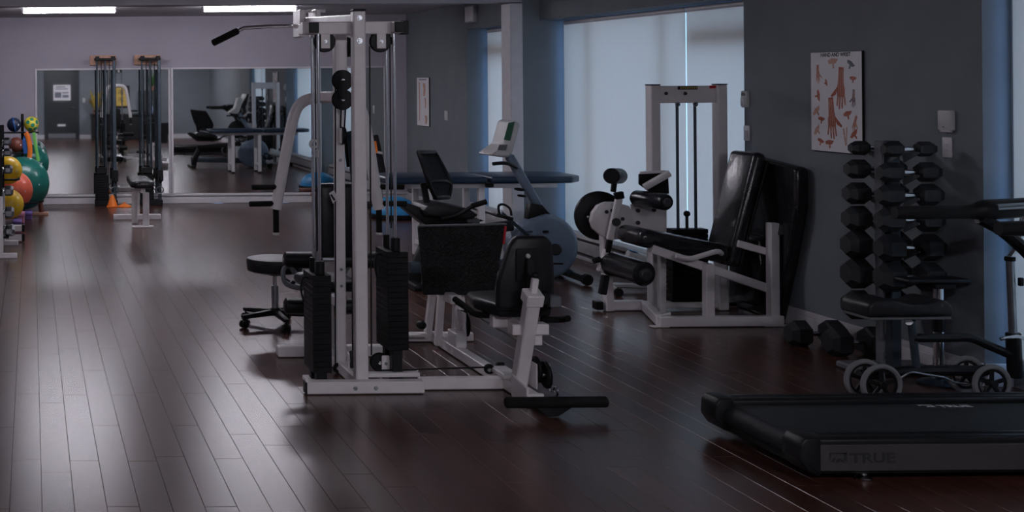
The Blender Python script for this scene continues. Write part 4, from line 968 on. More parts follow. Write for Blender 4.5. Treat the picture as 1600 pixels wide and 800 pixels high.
# ------------------------------------------------------------------ posters, switches, boxes on the right wall
def on_wall(x, y, z):          # y towards the camera is image right
    return V((XR - x, y, z))
def poster(yc, zc, w, h, label, big):
    T = Thing('wall_poster', label, 'poster', (XR - 0.004, yc, zc), world=True)
    sh = T.p('board', G().bb(XR - 0.016, XR - 0.001, yc - w / 2, yc + w / 2, zc - h / 2, zc + h / 2, 0.002), 'black_plastic')
    T.p('sheet', G().bb(XR - 0.0164, XR - 0.0158, yc - w / 2 + 0.004, yc + w / 2 - 0.003, zc - h / 2 + 0.004, zc + h / 2 - 0.003), 'paper', sh)
    def P(a, b, d=0.0165): return V((XR - d, yc + w / 2 - a * w, zc + h / 2 - b * h))   # a right, b down, 0..1
    def shape(name, pts, m): T.p(name, G().prism([P(*q) for q in pts], (-1, 0, 0), 0.0006), m, sh)
    def rp(o, k, pts, fl=1, rot=0.0):
        out = []
        for a, b in pts:
            a *= fl; c, s_ = math.cos(rot), math.sin(rot)
            out.append((o[0] + (a * c - b * s_) * k, o[1] + (a * s_ + b * c) * k * w / h))
        return out
    def hand(o, k, fl, rot, m1, m2, name='hand_print'):
        g = G()
        polys = [[(-0.20, -1.0), (0.16, -1.0), (0.18, -0.55), (0.20, -0.2), (0.30, 0.0), (0.32, 0.42), (-0.26, 0.42), (-0.30, 0.05), (-0.22, -0.25)],
                 [(-0.28, 0.12), (-0.24, -0.08), (-0.52, 0.20), (-0.74, 0.42), (-0.66, 0.50), (-0.36, 0.34)]]
        for x0, L, t in ((-0.25, 0.86, -0.05), (-0.10, 1.0, -0.02), (0.06, 0.95, 0.03), (0.21, 0.76, 0.10)):
            polys.append([(x0, 0.40), (x0 + 0.12, 0.40), (x0 + 0.10 + t, L), (x0 + 0.055 + t, L + 0.05), (x0 + 0.01 + t, L)])
        for pl in polys: g.prism([P(*q) for q in rp(o, k, pl, fl, rot)], (-1, 0, 0), 0.0006)
        T.p(name, g, m1, sh)
        g = G()
        for x0, t in ((-0.2, -0.05), (-0.05, -0.02), (0.1, 0.03), (0.24, 0.1)):
            g.prism([P(*q, 0.0172) for q in rp(o, k, [(x0 * 0.5, -0.9), (x0 * 0.5 + 0.03, -0.9), (x0 + 0.02 + t * 0.5, 0.7), (x0 - 0.01 + t * 0.5, 0.7)], fl, rot)], (-1, 0, 0), 0.0005)
        T.p('tendon_print', g, m2, sh)
    if big:
        hand((0.60, 0.36), 0.26, 1, 0.06, 'print_red', 'print_pale'); hand((0.42, 0.66), 0.26, -1, -0.10, 'print_red', 'print_pale')
        hand((0.15, 0.22), 0.12, -1, -0.05, 'print_pale', 'print_red'); hand((0.84, 0.46), 0.11, 1, 0.05, 'print_grey', 'print_pale'); hand((0.86, 0.70), 0.10, -1, 0.3, 'print_pale', 'print_red')
        blob = [(-0.5, -0.2), (-0.1, -0.35), (0.5, -0.3), (0.3, -0.05), (0.1, 0.0), (0.12, 0.25), (-0.02, 0.3), (-0.06, 0.0), (-0.4, 0.0)]
        for (a, b, k, r, m) in ((0.45, 0.12, 0.20, 0.0, 'print_pale'), (0.78, 0.14, 0.16, 0.6, 'print_grey'), (0.30, 0.31, 0.10, 1.4, 'print_red'), (0.83, 0.28, 0.13, 0.2, 'print_red'), (0.13, 0.44, 0.16, 1.5, 'print_red'),
                                (0.13, 0.61, 0.18, -0.6, 'print_pale'), (0.21, 0.69, 0.14, 0.2, 'print_red'), (0.73, 0.63, 0.17, -0.15, 'print_red'), (0.14, 0.80, 0.17, -0.8, 'print_pale'), (0.86, 0.82, 0.17, -0.6, 'print_red'),
                                (0.19, 0.91, 0.14, 0.4, 'print_red'), (0.37, 0.925, 0.17, 0.0, 'print_red'), (0.88, 0.92, 0.13, 0.3, 'print_red')):
            shape('figure_print', rp((a, b), k, blob, 1, r), m)
        shape('bone_print', [(0.63, 0.76), (0.66, 0.75), (0.70, 0.92), (0.68, 0.93)], 'print_pale'); shape('bone_print', [(0.70, 0.74), (0.72, 0.74), (0.705, 0.92), (0.69, 0.92)], 'print_pale')
        me = text_mesh('HAND AND WRIST', 0.036, 'print_black', 0.0004, 'CENTER', bold=0.0008)
        o = link('lettering', me, sh); o.rotation_euler = (PI / 2, 0, -PI / 2); o.location = V((XR - 0.0172, yc, zc + h * 0.452)) + T.off
    else:
        for a, b0, b1, ww in ((0.22, 0.10, 0.9, 0.10), (0.62, 0.12, 0.38, 0.22), (0.70, 0.42, 0.62, 0.12), (0.75, 0.78, 0.95, 0.2)):
            shape('figure_print', [(a - ww / 2, b0), (a + ww / 3, b0), (a + ww / 2, (b0 + b1) / 2), (a + ww / 4, b1), (a - ww / 3, b1), (a - ww / 4, (b0 + b1) / 2)], 'print_pale')
        shape('title_print', [(0.2, 0.035), (0.8, 0.035), (0.8, 0.055), (0.2, 0.055)], 'print_grey')
def wall_y(u): return FPX * XR / (u - PU)
y0, y1 = wall_y(1270.5), wall_y(1351); yc = (y0 + y1) / 2
zt = W(1310, 80.5, yc).z; zb = W(1312, 238.5, yc).z
poster(yc, (zt + zb) / 2, y0 - y1, zt - zb, 'anatomy poster of red hands titled HAND AND WRIST on grey wall', True)
y0, y1 = wall_y(653), wall_y(672); yc2 = (y0 + y1) / 2
zt = W(662, 121, yc2).z; zb = W(662, 197, yc2).z
poster(yc2, (zt + zb) / 2, y0 - y1, zt - zb, 'pale narrow anatomy poster on far wall beside the corner', False)
def wall_box(name, u0, u1, v0, v1, d, m, label, cat, kind):
    y0, y1 = wall_y(u0), wall_y(u1); ym = (y0 + y1) / 2
    z1, z0 = W((u0 + u1) / 2, v0, ym).z, W((u0 + u1) / 2, v1, ym).z
    T = Thing(name, label, cat, (XR, ym, z0), world=True)
    bd = T.p('body', G().bb(XR - d, XR - 0.001, y1, y0, z0, z1, min(0.008, d * 0.4), 2), m)
    zc = (z0 + z1) / 2; w = y0 - y1; h = z1 - z0
    if kind == 'switch': T.p('rocker', G().bb(XR - d - 0.006, XR - d + 0.002, ym - w * 0.17, ym + w * 0.17, zc - h * 0.16, zc + h * 0.16, 0.002), 'trim_white')
    elif kind == 'thermo':
        T.p('dial', G().bb(XR - d - 0.012, XR - d + 0.004, ym - w * 0.3, ym + w * 0.3, zc - h * 0.42, zc + h * 0.1, 0.006, 2), 'trim_white'); T.p('window', G().bb(XR - d - 0.003, XR - d + 0.004, ym - w * 0.3, ym + w * 0.3, zc + h * 0.2, zc + h * 0.38, 0.001), 'grey_plastic')
    elif kind == 'box':
        T.p('lower_lip', G().bb(XR - d * 0.85, XR - 0.01, y1 + 0.01, y0 - 0.01, z0 - 0.01, z0 + 0.01, 0.004), 'trim_white'); T.p('indicator', G().bb(XR - d - 0.002, XR - d + 0.002, ym - 0.006, ym + 0.006, z0 + h * 0.15, z0 + h * 0.2), 'grey_plastic')
    elif kind == 'speaker': T.p('grille', G().bb(XR - d - 0.006, XR - d + 0.003, ym - w * 0.4, ym + w * 0.4, z0 + h * 0.08, z0 + h * 0.92, 0.003), 'paper')
wall_box('wall_dispenser', 1473, 1493, 172, 204, 0.036, 'light_plastic', 'white plastic box on grey wall right of the hand poster', 'wall box', 'box')
wall_box('light_switch', 1473.5, 1488, 214.5, 246, 0.010, 'trim_white', 'white light switch under the white wall box', 'light switch', 'switch')
wall_box('thermostat', 1163, 1172, 142, 168, 0.03, 'light_plastic', 'cream thermostat on grey wall above the black chair', 'thermostat', 'thermo')
wall_box('light_switch', 1163, 1172, 196, 220, 0.010, 'trim_white', 'white light switch below the cream thermostat', 'light switch', 'switch')
wall_box('light_switch', 695, 699.5, 173, 188, 0.010, 'trim_white', 'tiny light switch right of the narrow far poster', 'light switch', 'switch')
wall_box('wall_speaker', 733, 747, 9, 35, 0.05, 'light_plastic', 'small white box high on wall above the far window', 'speaker', 'speaker')

# baseboard heaters under the windows
def heater(y0, y1, lab):
    T = Thing('baseboard_heater', lab, 'heater', (XR - 0.04, (y0 + y1) / 2, 0), world=True, group='baseboard heaters')
    x0, x1 = XR - 0.09, XR + 0.015
    T.p('back_plate', G().bb(x1 - 0.01, x1, y0, y1, 0.02, 0.24, 0.003), 'heater_paint')
    T.p('front_cover', G().prism([(x0, y0, 0.07), (x0, y0, 0.17), (x0 + 0.01, y0, 0.18), (x0 + 0.01, y0, 0.07)], (0, 1, 0), y1 - y0, 0.002), 'heater_paint')
    T.p('top_hood', G().prism([(x0 - 0.005, y0, 0.205), (x0 + 0.01, y0, 0.235), (x1, y0, 0.245), (x1, y0, 0.235), (x0 + 0.012, y0, 0.222)], (0, 1, 0), y1 - y0, 0.002), 'heater_paint')
    T.p('fin_pipe', G().cyl((x0 + 0.05, y0, 0.11), (x0 + 0.05, y1, 0.11), 0.035, 10), 'black_plastic')
    T.p('bottom_rail', G().bb(x0 + 0.005, x1, y0, y1, 0.0, 0.035, 0.004), 'heater_paint')
    for y in (y0, y1 - 0.02): T.p('end_panel', G().bb(x0 - 0.006, x1, y, y + 0.02, 0.0, 0.245, 0.003), 'heater_paint')
heater(9.55, 13.15, 'long pale baseboard heater under the wide window blinds')
heater(13.5, 15.3, 'short pale baseboard heater under the far window')

# pedal exerciser on the floor beyond the leg extension
def pedal_exerciser():
    c = FL(985, 455)
    T = Thing('pedal_exerciser', 'small grey pedal exerciser on floor beyond the leg extension base', 'pedal exerciser', (c.x + 0.07, c.y - 0.05, 0), rz=-0.25)
    for x in (-0.22, 0.22):
        ft = T.p('foot_tube', G().cyl((x, -0.22, 0.03), (x, 0.22, 0.03), 0.022, 12), 'light_plastic')
        for y in (-0.24, 0.24): T.p('foot_cap', G().cyl((x, y - 0.025, 0.032), (x, y + 0.025, 0.032), 0.032, 14), 'black_rubber', ft)
    T.p('rail', G().bar((-0.22, 0, 0.05), (0.22, 0, 0.05), 0.05, 0.04, bev=0.01), 'light_plastic')
    T.p('stand', G().bar((-0.02, 0, 0.05), (0.0, 0, 0.24), 0.05, 0.05, up=(0, 1, 0), bev=0.01), 'grey_plastic')
    T.p('body', G().pad((0, 0, 0.25), (0.26, 0.10, 0.13), Matrix.Rotation(0.3, 4, 'Y'), 0.03), 'light_plastic')
    T.p('knob', G().cyl((0.10, 0, 0.28), (0.11, 0, 0.34), 0.035, 14), 'black_plastic')
    T.p('sticker', G().box((-0.07, -0.02, 0.34), (0.07, 0.06, 0.004), Matrix.Rotation(0.3, 4, 'Y')), 'bright_blue')
    for sy in (-1, 1):
        cr = T.p('crank', G().bar((0, sy * 0.06, 0.22), (sy * 0.10, sy * 0.08, 0.16), 0.02, 0.015, bev=0.003), 'steel')
        T.p('pedal', G().box((sy * 0.10, sy * 0.14, 0.15), (0.11, 0.09, 0.03), None, 0.006), 'black_plastic', cr)
pedal_exerciser()

# ------------------------------------------------------------------ far end: cable columns, bench, cones
def cable_column(u, lab):
    x = W(u, 200, 17.6).x
    T = Thing('cable_column', lab, 'cable machine', (x, 17.68, 0), group='wall cable columns')
    zb = 2.06
    T.p('wall_block', G().box((-0.02, 0.185, zb), (0.38, 0.05, 0.14), None, 0.006), 'wood', label='wooden mounting block')
    T.p('top_bracket', G().box((0, 0.06, zb + 0.01), (0.30, 0.20, 0.03), None, 0.005), 'black_plastic')
    for sx in (-0.11, 0.11): T.p('bracket_lug', G().box((sx, -0.03, zb + 0.02), (0.06, 0.06, 0.06), None, 0.005), 'black_plastic')
    for sx in (-0.115, 0.0):
        T.p('guide_rod', G().cyl((sx, 0.0, 0.04), (sx, 0.0, zb), 0.013, 10), 'dark_steel')
    T.p('upright', G().box((0.125, -0.02, zb / 2 + 0.02), (0.045, 0.05, zb - 0.04), None, 0.006), 'dark_steel')
    T.p('cable', G().cyl((-0.055, -0.01, 0.5), (-0.055, -0.01, zb), 0.006, 6), 'black_plastic')
    T.p('cable', G().cyl((0.06, -0.03, 0.3), (0.06, -0.03, zb), 0.006, 6), 'black_plastic')
    me = G().box((0, 0, 0), (0.19, 0.10, 0.033), None, 0.003).mesh('weight_plate', 'iron')
    for i in range(10):
        o = link('weight_plate', me, T.o); o.location = (-0.058, 0.0, 0.10 + 0.035 * i)
    T.p('stack_cap', G().box((-0.058, 0, 0.49), (0.15, 0.08, 0.09), None, 0.01), 'black_plastic')
    T.p('base', G().box((0.0, 0, 0.04), (0.32, 0.16, 0.08), None, 0.006), 'black_plastic')
    cg = T.p('carriage', G().box((0.125, -0.04, 0.42), (0.085, 0.10, 0.16), None, 0.008), 'black_plastic')
    T.p('carriage_pulley', G().cyl((0.115, -0.12, 0.36), (0.14, -0.12, 0.36), 0.05, 18), 'black_plastic', cg)
    T.p('pull_handle', G().ring((0.115, -0.10, 0.22), (0, 1, 0.2), 0.05, 0.008, 18, 6), 'grey_plastic')
cable_column(165.5, 'left wall cable column with wood block above the mirror')
cable_column(236, 'right wall cable column next to the small white bench')
def flat_bench():
    T = Thing('flat_bench', 'narrow black padded bench on white T legs in front of the cable columns', 'bench', (1.33, 15.3, 0), world=True)
    x = 1.33
    T.p('pad', G().prism([(x - 0.10, 14.92, 0.47), (x - 0.15, 15.05, 0.47), (x - 0.13, 15.9, 0.47), (x + 0.13, 15.9, 0.47), (x + 0.15, 15.05, 0.47), (x + 0.10, 14.92, 0.47)], (0, 0, 1), 0.085, 0.03, 3), 'shiny_vinyl')
    T.p('rail', G().bb(x - 0.03, x + 0.03, 15.0, 15.92, 0.41, 0.47, 0.005), 'white_paint')
    T.p('front_leg', G().bb(x + 0.0, x + 0.075, 15.0, 15.07, 0.01, 0.42, 0.005), 'white_paint')
    T.p('front_foot', G().bb(x - 0.13, x + 0.13, 14.96, 15.1, 0.0, 0.014, 0.003), 'white_paint')
    T.p('middle_leg', G().bb(x - 0.10, x - 0.03, 15.42, 15.48, 0.0, 0.42, 0.005), 'white_paint')
    T.p('rear_leg', G().bb(x - 0.03, x + 0.03, 15.84, 15.9, 0.03, 0.42, 0.005), 'white_paint')
    T.p('rear_foot', G().bb(x - 0.30, x + 0.30, 15.83, 15.91, 0.0, 0.065, 0.005), 'white_paint')
flat_bench()
c = FL(174.5, 321.5)
T = Thing('training_cone', 'upright orange training cone at foot of left cable column', 'cone', (c.x, c.y - 0.15, 0), group='orange cones')
T.p('cone', G().lathe((0, 0, 0.01), (0, 0, 1), [(0, 0.075), (0.02, 0.07), (0.15, 0.025), (0.155, 0.012)], 20), 'orange_plastic'); T.p('base', G().box((0, 0, 0.007), (0.16, 0.16, 0.014), None, 0.004), 'orange_plastic')
c = FL(191, 321.5)
T = Thing('training_cone', 'low orange marker cone lying right of the upright one', 'cone', (c.x + 0.02, c.y - 0.15, 0), group='orange cones')
T.p('cone', G().lathe((0, 0, 0.0), (0, 0, 1), [(0, 0.10), (0.01, 0.10), (0.045, 0.03), (0.05, 0.02)], 20), 'orange_plastic'); T.p('tip', G().lathe((0, 0, 0.045), (0, 0, 1), [(0, 0.02), (0.02, 0.012), (0.02, 0)], 12), 'orange_plastic')

# ------------------------------------------------------------------ left edge: small dumbbell rack, ball rack, balls
def small_rack():
    y0, y1 = 12.55, 13.45
    T = Thing('small_dumbbell_rack', 'black shelf rack of small dumbbells cut by the left edge', 'rack', (-0.42, 13.0, 0), world=True)
    ft = FL(27, 404)
    for y in (12.50, 13.48):
        T.p('foot', G().bb(-0.75, ft.x, y - 0.03, y + 0.03, 0.0, 0.05, 0.005), 'white_paint')
        T.p('upright', G().bb(-0.345, -0.295, y - 0.025, y + 0.025, 0.05, 0.62, 0.005), 'white_paint')
        T.p('side_panel', G().bb(-0.55, -0.30, y - 0.012, y + 0.012, 0.60, 1.30, 0.004), 'black_plastic')
    n = ['top', 'second', 'third', 'fourth', 'fifth', 'bottom']
    for i, (v, r) in enumerate(((222, .036), (239, .036), (266, .04), (300, .045), (334, .05))):
        z = W(15, v, 12.5).z - r * 0.866
        sh = T.p('shelf', G().bb(-0.54, -0.30, 12.515, y1, z - 0.025, z - 0.003, 0.003), 'black_plastic')
        for k in range(2):
            dumbbell((-0.31, 12.56 + 0.17 * k, z + r * 0.866), r, 0.20 + 0.012 * i, 'small grey hex dumbbell, %s row of the left rack, %s' % (n[i], ['at its near end', 'second from the near end'][k]), 'small dumbbells on the left rack', small=True)
    z = W(20, 368, 12.5).z
    T.p('shelf', G().bb(-0.54, -0.24, 12.53, y1, 0.19, 0.21, 0.003), 'black_plastic')
    for k in range(2):
        dumbbell((-0.31, 12.60 + 0.2 * k, 0.212 + 0.045), 0.052, 0.26, 'thicker grey dumbbell on lowest shelf of left rack, %s' % ['at its near end', 'second from the near end'][k], 'lower dumbbells on the left rack', small=True)
small_rack()
def ball(name, c, r, m, lab, grp='exercise balls on the left'):
    T = Thing(name, lab, 'ball', (c[0], c[1], c[2] - r), group=grp)
    g = G()
    prof = []
    for i in range(25):
        a = PI * i / 24 - PI / 2
        rr = r * math.cos(a) * (1 + (0.004 if i % 3 == 0 else 0))
        prof.append((r * math.sin(a) + r, max(rr, 0)))
    T.p('skin', g.lathe((0, 0, 0), (0, 0, 1), prof, 36), m, ang=80)
    T.p('valve', G().cyl((r * 0.6, -r * 0.79, r), (r * 0.605, -r * 0.80, r), 0.012, 10), 'trim_white')
    return T
YBALL = 15.6
def bc(u, v, Y): return W(u, v, Y)
ball('exercise_ball', bc(36, 286, 16.3), 0.345, 'green_ball', 'big dark green exercise ball at front of ball rack')
ball('exercise_ball', bc(47, 254, 17.1), 0.26, 'green_ball', 'half-hidden green exercise ball behind the big green one')
ball('exercise_ball', bc(22, 297, 15.5), 0.235, 'coral_ball', 'coral red exercise ball left of the big green one')
ball('exercise_ball', bc(13, 266, 14.8), 0.165, 'yellow_ball', 'upper yellow exercise ball beside the small dumbbells')
ball('exercise_ball', bc(14, 319, 14.6), 0.175, 'yellow_ball', 'lower yellow exercise ball beside the small dumbbells')
def ball_stand():
    T = Thing('ball_rack', 'dark steel ball rack holding the exercise balls with pole and hooks', 'rack', (-0.2, 15.7, 0), world=True)
    pl = W(35, 200, 16.75)
    T.p('pole', G().cyl((pl.x, 16.75, 0.02), (pl.x, 16.75, W(35, 178, 16.75).z), 0.02, 12), 'black_plastic')
    T.p('post', G().cyl((-0.75, 14.6, 0.0), (-0.75, 14.6, 1.2), 0.02, 12), 'black_plastic')
    T.p('post', G().cyl((-0.75, 16.2, 0.0), (-0.75, 16.2, 1.2), 0.02, 12), 'black_plastic')
    for z in (bc(14, 319, 14.6).z - 0.10, bc(13, 266, 14.8).z - 0.09):
        T.p('ball_ring', G().tube([(-0.75, 14.6, z), (-0.22, 14.5, z), (-0.16, 14.72, z), (-0.22, 14.92, z), (-0.75, 15.0, z)], 0.014, 8, sm=4), 'black_plastic')
    for (u, v, Y, r) in ((22, 297, 15.5, .235), (36, 286, 16.3, .345)):
        c = bc(u, v, Y); rr = r * 0.75; z = c.z - r * 0.68
        T.p('ball_ring', G().ring((c.x, c.y, z), (0, 0, 1), rr, 0.014, 32, 8), 'black_plastic')
        T.p('ring_arm', G().cyl((-0.75, c.y, z), (c.x - rr, c.y, z), 0.014, 8), 'black_plastic')
        T.p('ring_leg', G().cyl((c.x, c.y + rr, 0), (c.x, c.y + rr, z), 0.016, 8), 'black_plastic')
    c = bc(47, 254, 17.1)
    T.p('ball_ring', G().ring((c.x, c.y, c.z - 0.18), (0, 0, 1), 0.185, 0.014, 28, 8), 'black_plastic')
    T.p('top_shelf', G().bb(-0.75, pl.x + 0.22, 16.55, 16.72, W(30, 206, 16.6).z - 0.02, W(30, 206, 16.6).z, 0.004), 'black_plastic')
    T.p('mid_shelf', G().bb(-0.75, pl.x + 0.02, 16.45, 16.70, W(26, 238, 16.55).z - 0.02, W(26, 238, 16.55).z, 0.004), 'black_plastic')
    b = FL(64, 336)
    T.p('foot_board', G().bb(b.x - 0.14, b.x + 0.10, b.y, b.y + 0.16, 0.0, 0.03, 0.004), 'wood', label='pale wooden foot board')
    T.p('foot_post', G().cyl((b.x + 0.01, b.y + 0.08, 0.03), (b.x - 0.02, b.y + 0.12, 0.26), 0.035, 14), 'brown_ball')
ball_stand()
zs = W(30, 206, 16.6).z
def small_ball(u, r, m, lab, zb, Y=16.63, spots=None, stripe=None):
    x = W(u, 200, Y).x
    T = ball('medicine_ball', (x, Y, zb + r), r, m, lab, 'small balls on the ball rack')
    if spots:
        for k, (a, b) in enumerate(((0.2, -0.1), (0.9, 0.3), (-0.5, 0.3), (-0.2, -0.7), (0.7, -0.6), (0.1, 0.75))):
            d = V((math.sin(a) * math.cos(b), -math.cos(a) * math.cos(b), math.sin(b)))
            T.p('spot', G().lathe(V((0, 0, r)) + d * r * 0.965, d, [(0, r * 0.26), (r * 0.04, r * 0.25), (r * 0.05, r * 0.18), (r * 0.055, 0)], 12), spots)
    if stripe: T.p('stripe', G().ring((0, 0, r), (1, 0, 0.2), r * 0.985, r * 0.12, 28, 6), stripe)
small_ball(22, 0.095, 'navy_ball', 'navy and black medicine ball on top of ball rack', zs, stripe='band_blue')
small_ball(49, 0.10, 'lemon', 'small yellow ball with green spots on top of ball rack', zs, spots='spot_green')
small_ball(25, 0.10, 'brown_ball', 'brown medicine ball on middle shelf of ball rack', W(26, 238, 16.55).z, Y=16.56)
def band(pts, m, lab, w=0.03):
    T = G(); pts = catmull(pts, 5)
    T.tube(pts, w, 8, flat=0.25, up=(0, 1, 0))
    single('resistance_band', T, m, lab, 'resistance band', 'resistance bands on the ball rack')
yb = 16.50
band([W(40, 207, yb), W(44, 215, yb), W(47, 232, yb), W(46, 246, yb)], 'orange_plastic', 'orange resistance band hanging from the ball rack', 0.032)
band([W(43, 208, yb + .02), W(38, 222, yb + .02), W(41, 240, yb + .02)], 'band_blue', 'blue resistance band hanging behind the orange one', 0.03)
band([W(53, 207, yb - .02), W(54, 218, yb - .02), W(57, 235, yb - .02), W(60, 252, yb - .02)], 'band_green', 'lime green resistance band hanging right of the orange one', 0.022)
def step(u0, u1, v1, h, m, lab, dep=0.3):
    a, b = FL(u0, v1), FL(u1, v1)
    T = Thing('aerobic_step', lab, 'step', ((a.x + b.x) / 2, a.y + dep / 2, 0), group='foam steps on the left floor')
    w = b.x - a.x
    T.p('top', G().box((0, 0, h - 0.02), (w, dep, 0.04), None, 0.012, 2), m)
    T.p('block', G().box((0, 0, (h - 0.04) / 2), (w * 0.86, dep * 0.86, h - 0.04), None, 0.008), m)
step(26, 39, 349, 0.12, 'pink_foam', 'pink foam step below the lower yellow ball')
step(39, 51, 344, 0.10, 'purple_vinyl', 'dark purple foam step below the big green ball')
step(20, 34, 359, 0.10, 'purple_vinyl', 'purple foam step closest to the small dumbbell rack')
def press_frame():
    T = Thing('push_up_stand', 'low white tubular stand with black end caps on floor by the left rack', 'exercise stand', (-0.15, 13.75, 0), world=True)
    for z, d in ((0.05, 0.0), (0.15, 0.05)):
        b = T.p('tube', G().bar((-0.32, 13.72 + d, z), (-0.115, 13.72 + d, z), 0.06, 0.07, bev=0.008), 'white_paint')
        T.p('end_cap', G().bar((-0.117, 13.72 + d, z), (-0.085, 13.72 + d, z), 0.066, 0.08, bev=0.006), 'black_plastic', b)
    T.p('leg', G().bb(-0.30, -0.25, 13.70, 13.80, 0.0, 0.16, 0.005), 'white_paint')
press_frame()
# half ball and steps far right by the mirror
def balance_trainer(x, y):
    T = Thing('balance_trainer', 'blue half-dome balance trainer on floor before the wide mirror', 'balance trainer', (x, y, 0))
    T.p('platform', G().lathe((0, 0, 0), (0, 0, 1), [(0, 0.28), (0.01, 0.31), (0.05, 0.315), (0.06, 0.30)], 36), 'black_plastic')
    T.p('dome', G().lathe((0, 0, 0.055), (0, 0, 1), [(0, 0.29)] + [(0.22 * math.sin(a), 0.29 * math.cos(a)) for a in [i * PI / 20 for i in range(1, 10)]] + [(0.22, 0)], 36), 'bright_blue', ang=80)
balance_trainer(4.58, 15.8)
def step_stack():
    T = Thing('step_platform', 'dark red step platform on floor near the far corner', 'step', (4.28, 17.5, 0))
    T.p('top', G().box((0, 0, 0.14), (0.7, 0.3, 0.04), None, 0.012, 2), 'brown_ball')
    for sx in (-0.25, 0.25): T.p('riser', G().box((sx, 0, 0.06), (0.14, 0.28, 0.12), None, 0.008), 'black_plastic')
step_stack()
def stepper():
    T = Thing('folding_stepper', 'folded black exercise frame with orange stripe at the far right corner', 'exercise machine', (4.80, 17.15, 0))
    T.p('upright', G().bar((0, 0, 0.04), (-0.1, 0.12, 0.98), 0.06, 0.05, bev=0.008), 'dark_steel')
    T.p('back_board', G().bar((-0.02, -0.03, 0.45), (-0.1, 0.08, 0.98), 0.16, 0.03, up=(0, 1, 0), bev=0.01), 'black_vinyl')
    T.p('stripe', G().bar((-0.075, -0.02, 0.74), (-0.09, 0.02, 0.90), 0.05, 0.03, up=(0, 1, 0), bev=0.004), 'orange_plastic')
    T.p('base', G().box((0, 0, 0.03), (0.4, 0.4, 0.06), None, 0.01), 'black_plastic')
    T.p('arm', G().cyl((-0.05, -0.2, 0.75), (-0.05, 0.2, 0.75), 0.018, 10), 'light_plastic')
stepper()

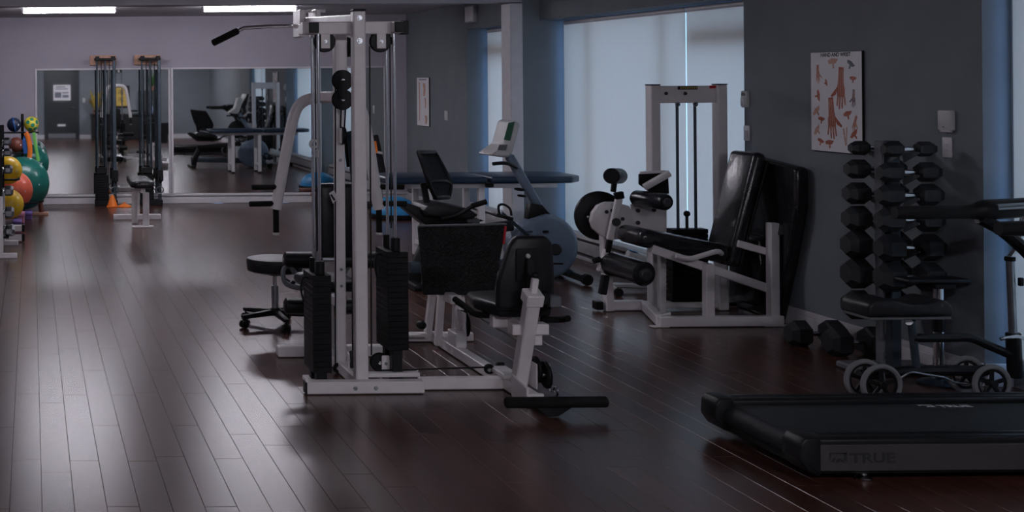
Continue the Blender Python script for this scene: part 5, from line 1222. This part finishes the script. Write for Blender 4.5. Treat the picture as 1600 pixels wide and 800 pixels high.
# ------------------------------------------------------------------ things on the rear wall, seen in the mirrors
def rear():
    y = YR
    g = G().bb(0.38, 0.45, y - 0.02, y + 0.03, 0, 2.10, 0.004).bb(1.37, 1.44, y - 0.02, y + 0.03, 0, 2.10, 0.004).bb(0.45, 1.37, y - 0.02, y + 0.03, 2.04, 2.10, 0.004)
    fr = struct('door_1', G().bb(0.45, 1.37, y + 0.001, y + 0.02, 0.01, 2.04, 0.003), 'door_dark', 'dark grey door with notice board seen in the mirror')
    struct('door_frame', g, 'door_dark', parent=fr)
    struct('door_handle', G().cyl((1.28, y + 0.02, 0.95), (1.28, y + 0.07, 0.95), 0.014, 10).bar((1.29, y + 0.07, 0.95), (1.16, y + 0.07, 0.95), 0.02, 0.02), 'chrome', parent=fr)
    struct('kick_plate', G().bb(0.50, 1.32, y + 0.02, y + 0.024, 0.03, 0.17), 'steel', parent=fr)
    struct('door_sign', G().bb(0.78, 1.02, y + 0.02, y + 0.023, 0.39, 0.45), 'paper', parent=fr)
    T = Thing('door_notice', 'white paper notice pinned on the dark door in the mirror', 'notice', (0.92, y + 0.022, 1.17), world=True)
    nt = T.p('sheet', G().bb(0.66, 1.18, y + 0.021, y + 0.024, 1.17, 1.64), 'paper')
    for (a, b, c, d) in ((0.70, 0.90, 1.25, 1.42), (0.93, 1.12, 1.25, 1.34), (0.93, 1.12, 1.38, 1.42), (0.72, 1.10, 1.50, 1.53), (0.74, 1.02, 1.56, 1.59)):
        T.p('notice_print', G().bb(a, b, y + 0.0238, y + 0.0246, c, d), 'print_grey', nt)
    T = Thing('reception_desk', 'long black desk along the rear wall seen in the mirror', 'desk', (2.75, y + 0.33, 0), world=True)
    T.p('top', G().bb(1.75, 3.78, y + 0.03, y + 0.66, 0.72, 0.76, 0.006), 'desk_black')
    T.p('front_panel', G().bb(1.80, 3.72, y + 0.58, y + 0.61, 0.02, 0.72, 0.004), 'desk_black')
    for x in (1.80, 2.75, 3.70): T.p('side_panel', G().bb(x - 0.02, x + 0.02, y + 0.05, y + 0.58, 0.0, 0.72, 0.004), 'desk_black')
    for x in (2.35, 3.2): T.p('knob', G().ball((x, y + 0.63, 0.42), 0.025, 10, 8), 'chrome')
    T = Thing('framed_picture', 'black framed yellow scroll picture above the desk in the mirror', 'picture', (2.7, y, 0.95), world=True)
    fm = T.p('frame', G().bb(2.44, 2.96, y + 0.002, y + 0.03, 0.93, 1.60, 0.006), 'black_plastic')
    T.p('scroll', G().bb(2.52, 2.88, y + 0.03, y + 0.033, 0.99, 1.54), 'gold_paper', fm)
    for zc in (1.40, 1.17):
        for (a, b, c, d) in ((-0.09, 0.09, 0.05, 0.065), (-0.07, 0.07, 0.0, 0.013), (-0.008, 0.008, -0.08, 0.08), (-0.08, -0.06, -0.06, 0.0), (0.05, 0.07, -0.06, 0.0)):
            T.p('brush_stroke', G().bb(2.70 + a, 2.70 + b, y + 0.033, y + 0.0345, zc + c, zc + d), 'print_black', fm)
    T = Thing('desk_cabinet', 'dark cabinet on the right end of the desk in the mirror', 'cabinet', (3.5, y + 0.2, 0.76), world=True)
    T.p('body', G().bb(3.22, 3.76, y + 0.03, y + 0.36, 0.761, 1.45, 0.006), 'desk_black')
    for x in (3.26, 3.50): T.p('door', G().bb(x, x + 0.22, y + 0.36, y + 0.375, 0.80, 1.41, 0.004), 'door_dark')
    T = Thing('spray_bottle', 'pale blue pump bottle on the desk in front of dark cabinet', 'bottle', (3.56, y + 0.52, 0.76))
    T.p('body', G().lathe((0, 0, 0), (0, 0, 1), [(0, 0.04), (0.01, 0.05), (0.2, 0.05), (0.25, 0.02), (0.28, 0.02)], 18), 'bottle_blue')
    T.p('pump', G().cyl((0, 0, 0.28), (0, 0, 0.34), 0.012, 10).bar((-0.05, 0, 0.34), (0.03, 0, 0.34), 0.03, 0.02), 'trim_white')
    def plant(x, yy, z, m, lab, s=1.0):
        T = Thing('potted_plant', lab, 'plant', (x, yy, z))
        T.p('pot', G().lathe((0, 0, 0), (0, 0, 1), [(0, 0.06), (0.0, 0.07), (0.12, 0.095), (0.13, 0.09), (0.11, 0.08), (0.11, 0)], 20), 'pot')
        for k in range(16):
            a = k * 2.4; rr = s * random.uniform(0.10, 0.24); h = s * random.uniform(0.15, 0.42)
            e = V((rr * math.cos(a), max(rr * math.sin(a), -0.12), 0.11 + h)); b = V((0.02 * math.cos(a), 0.02 * math.sin(a), 0.11)); md = (b + e) / 2 + V((0, 0, 0.06)); n = V((-math.sin(a), math.cos(a), 0)) * 0.035 * s
            T.p('leaf', G().prism([b, md - n, e, md + n], (0.2, 0.3, 1), 0.002), m)
    plant(3.62, y + 0.19, 1.451, 'leaf', 'bushy green potted plant on top of dark cabinet in mirror', 1.1)
    plant(1.92, y + 0.25, 0.761, 'leaf_yellow', 'yellowish potted plant on left end of desk in mirror', 1.6)
    T = Thing('wall_switch', 'pale switch plate right of the dark door in mirror', 'light switch', (1.58, y, 1.15), world=True)
    T.p('plate', G().bb(1.54, 1.62, y + 0.001, y + 0.012, 1.10, 1.24, 0.003), 'light_plastic'); T.p('rocker', G().bb(1.565, 1.595, y + 0.012, y + 0.018, 1.14, 1.20, 0.002), 'trim_white')
rear()
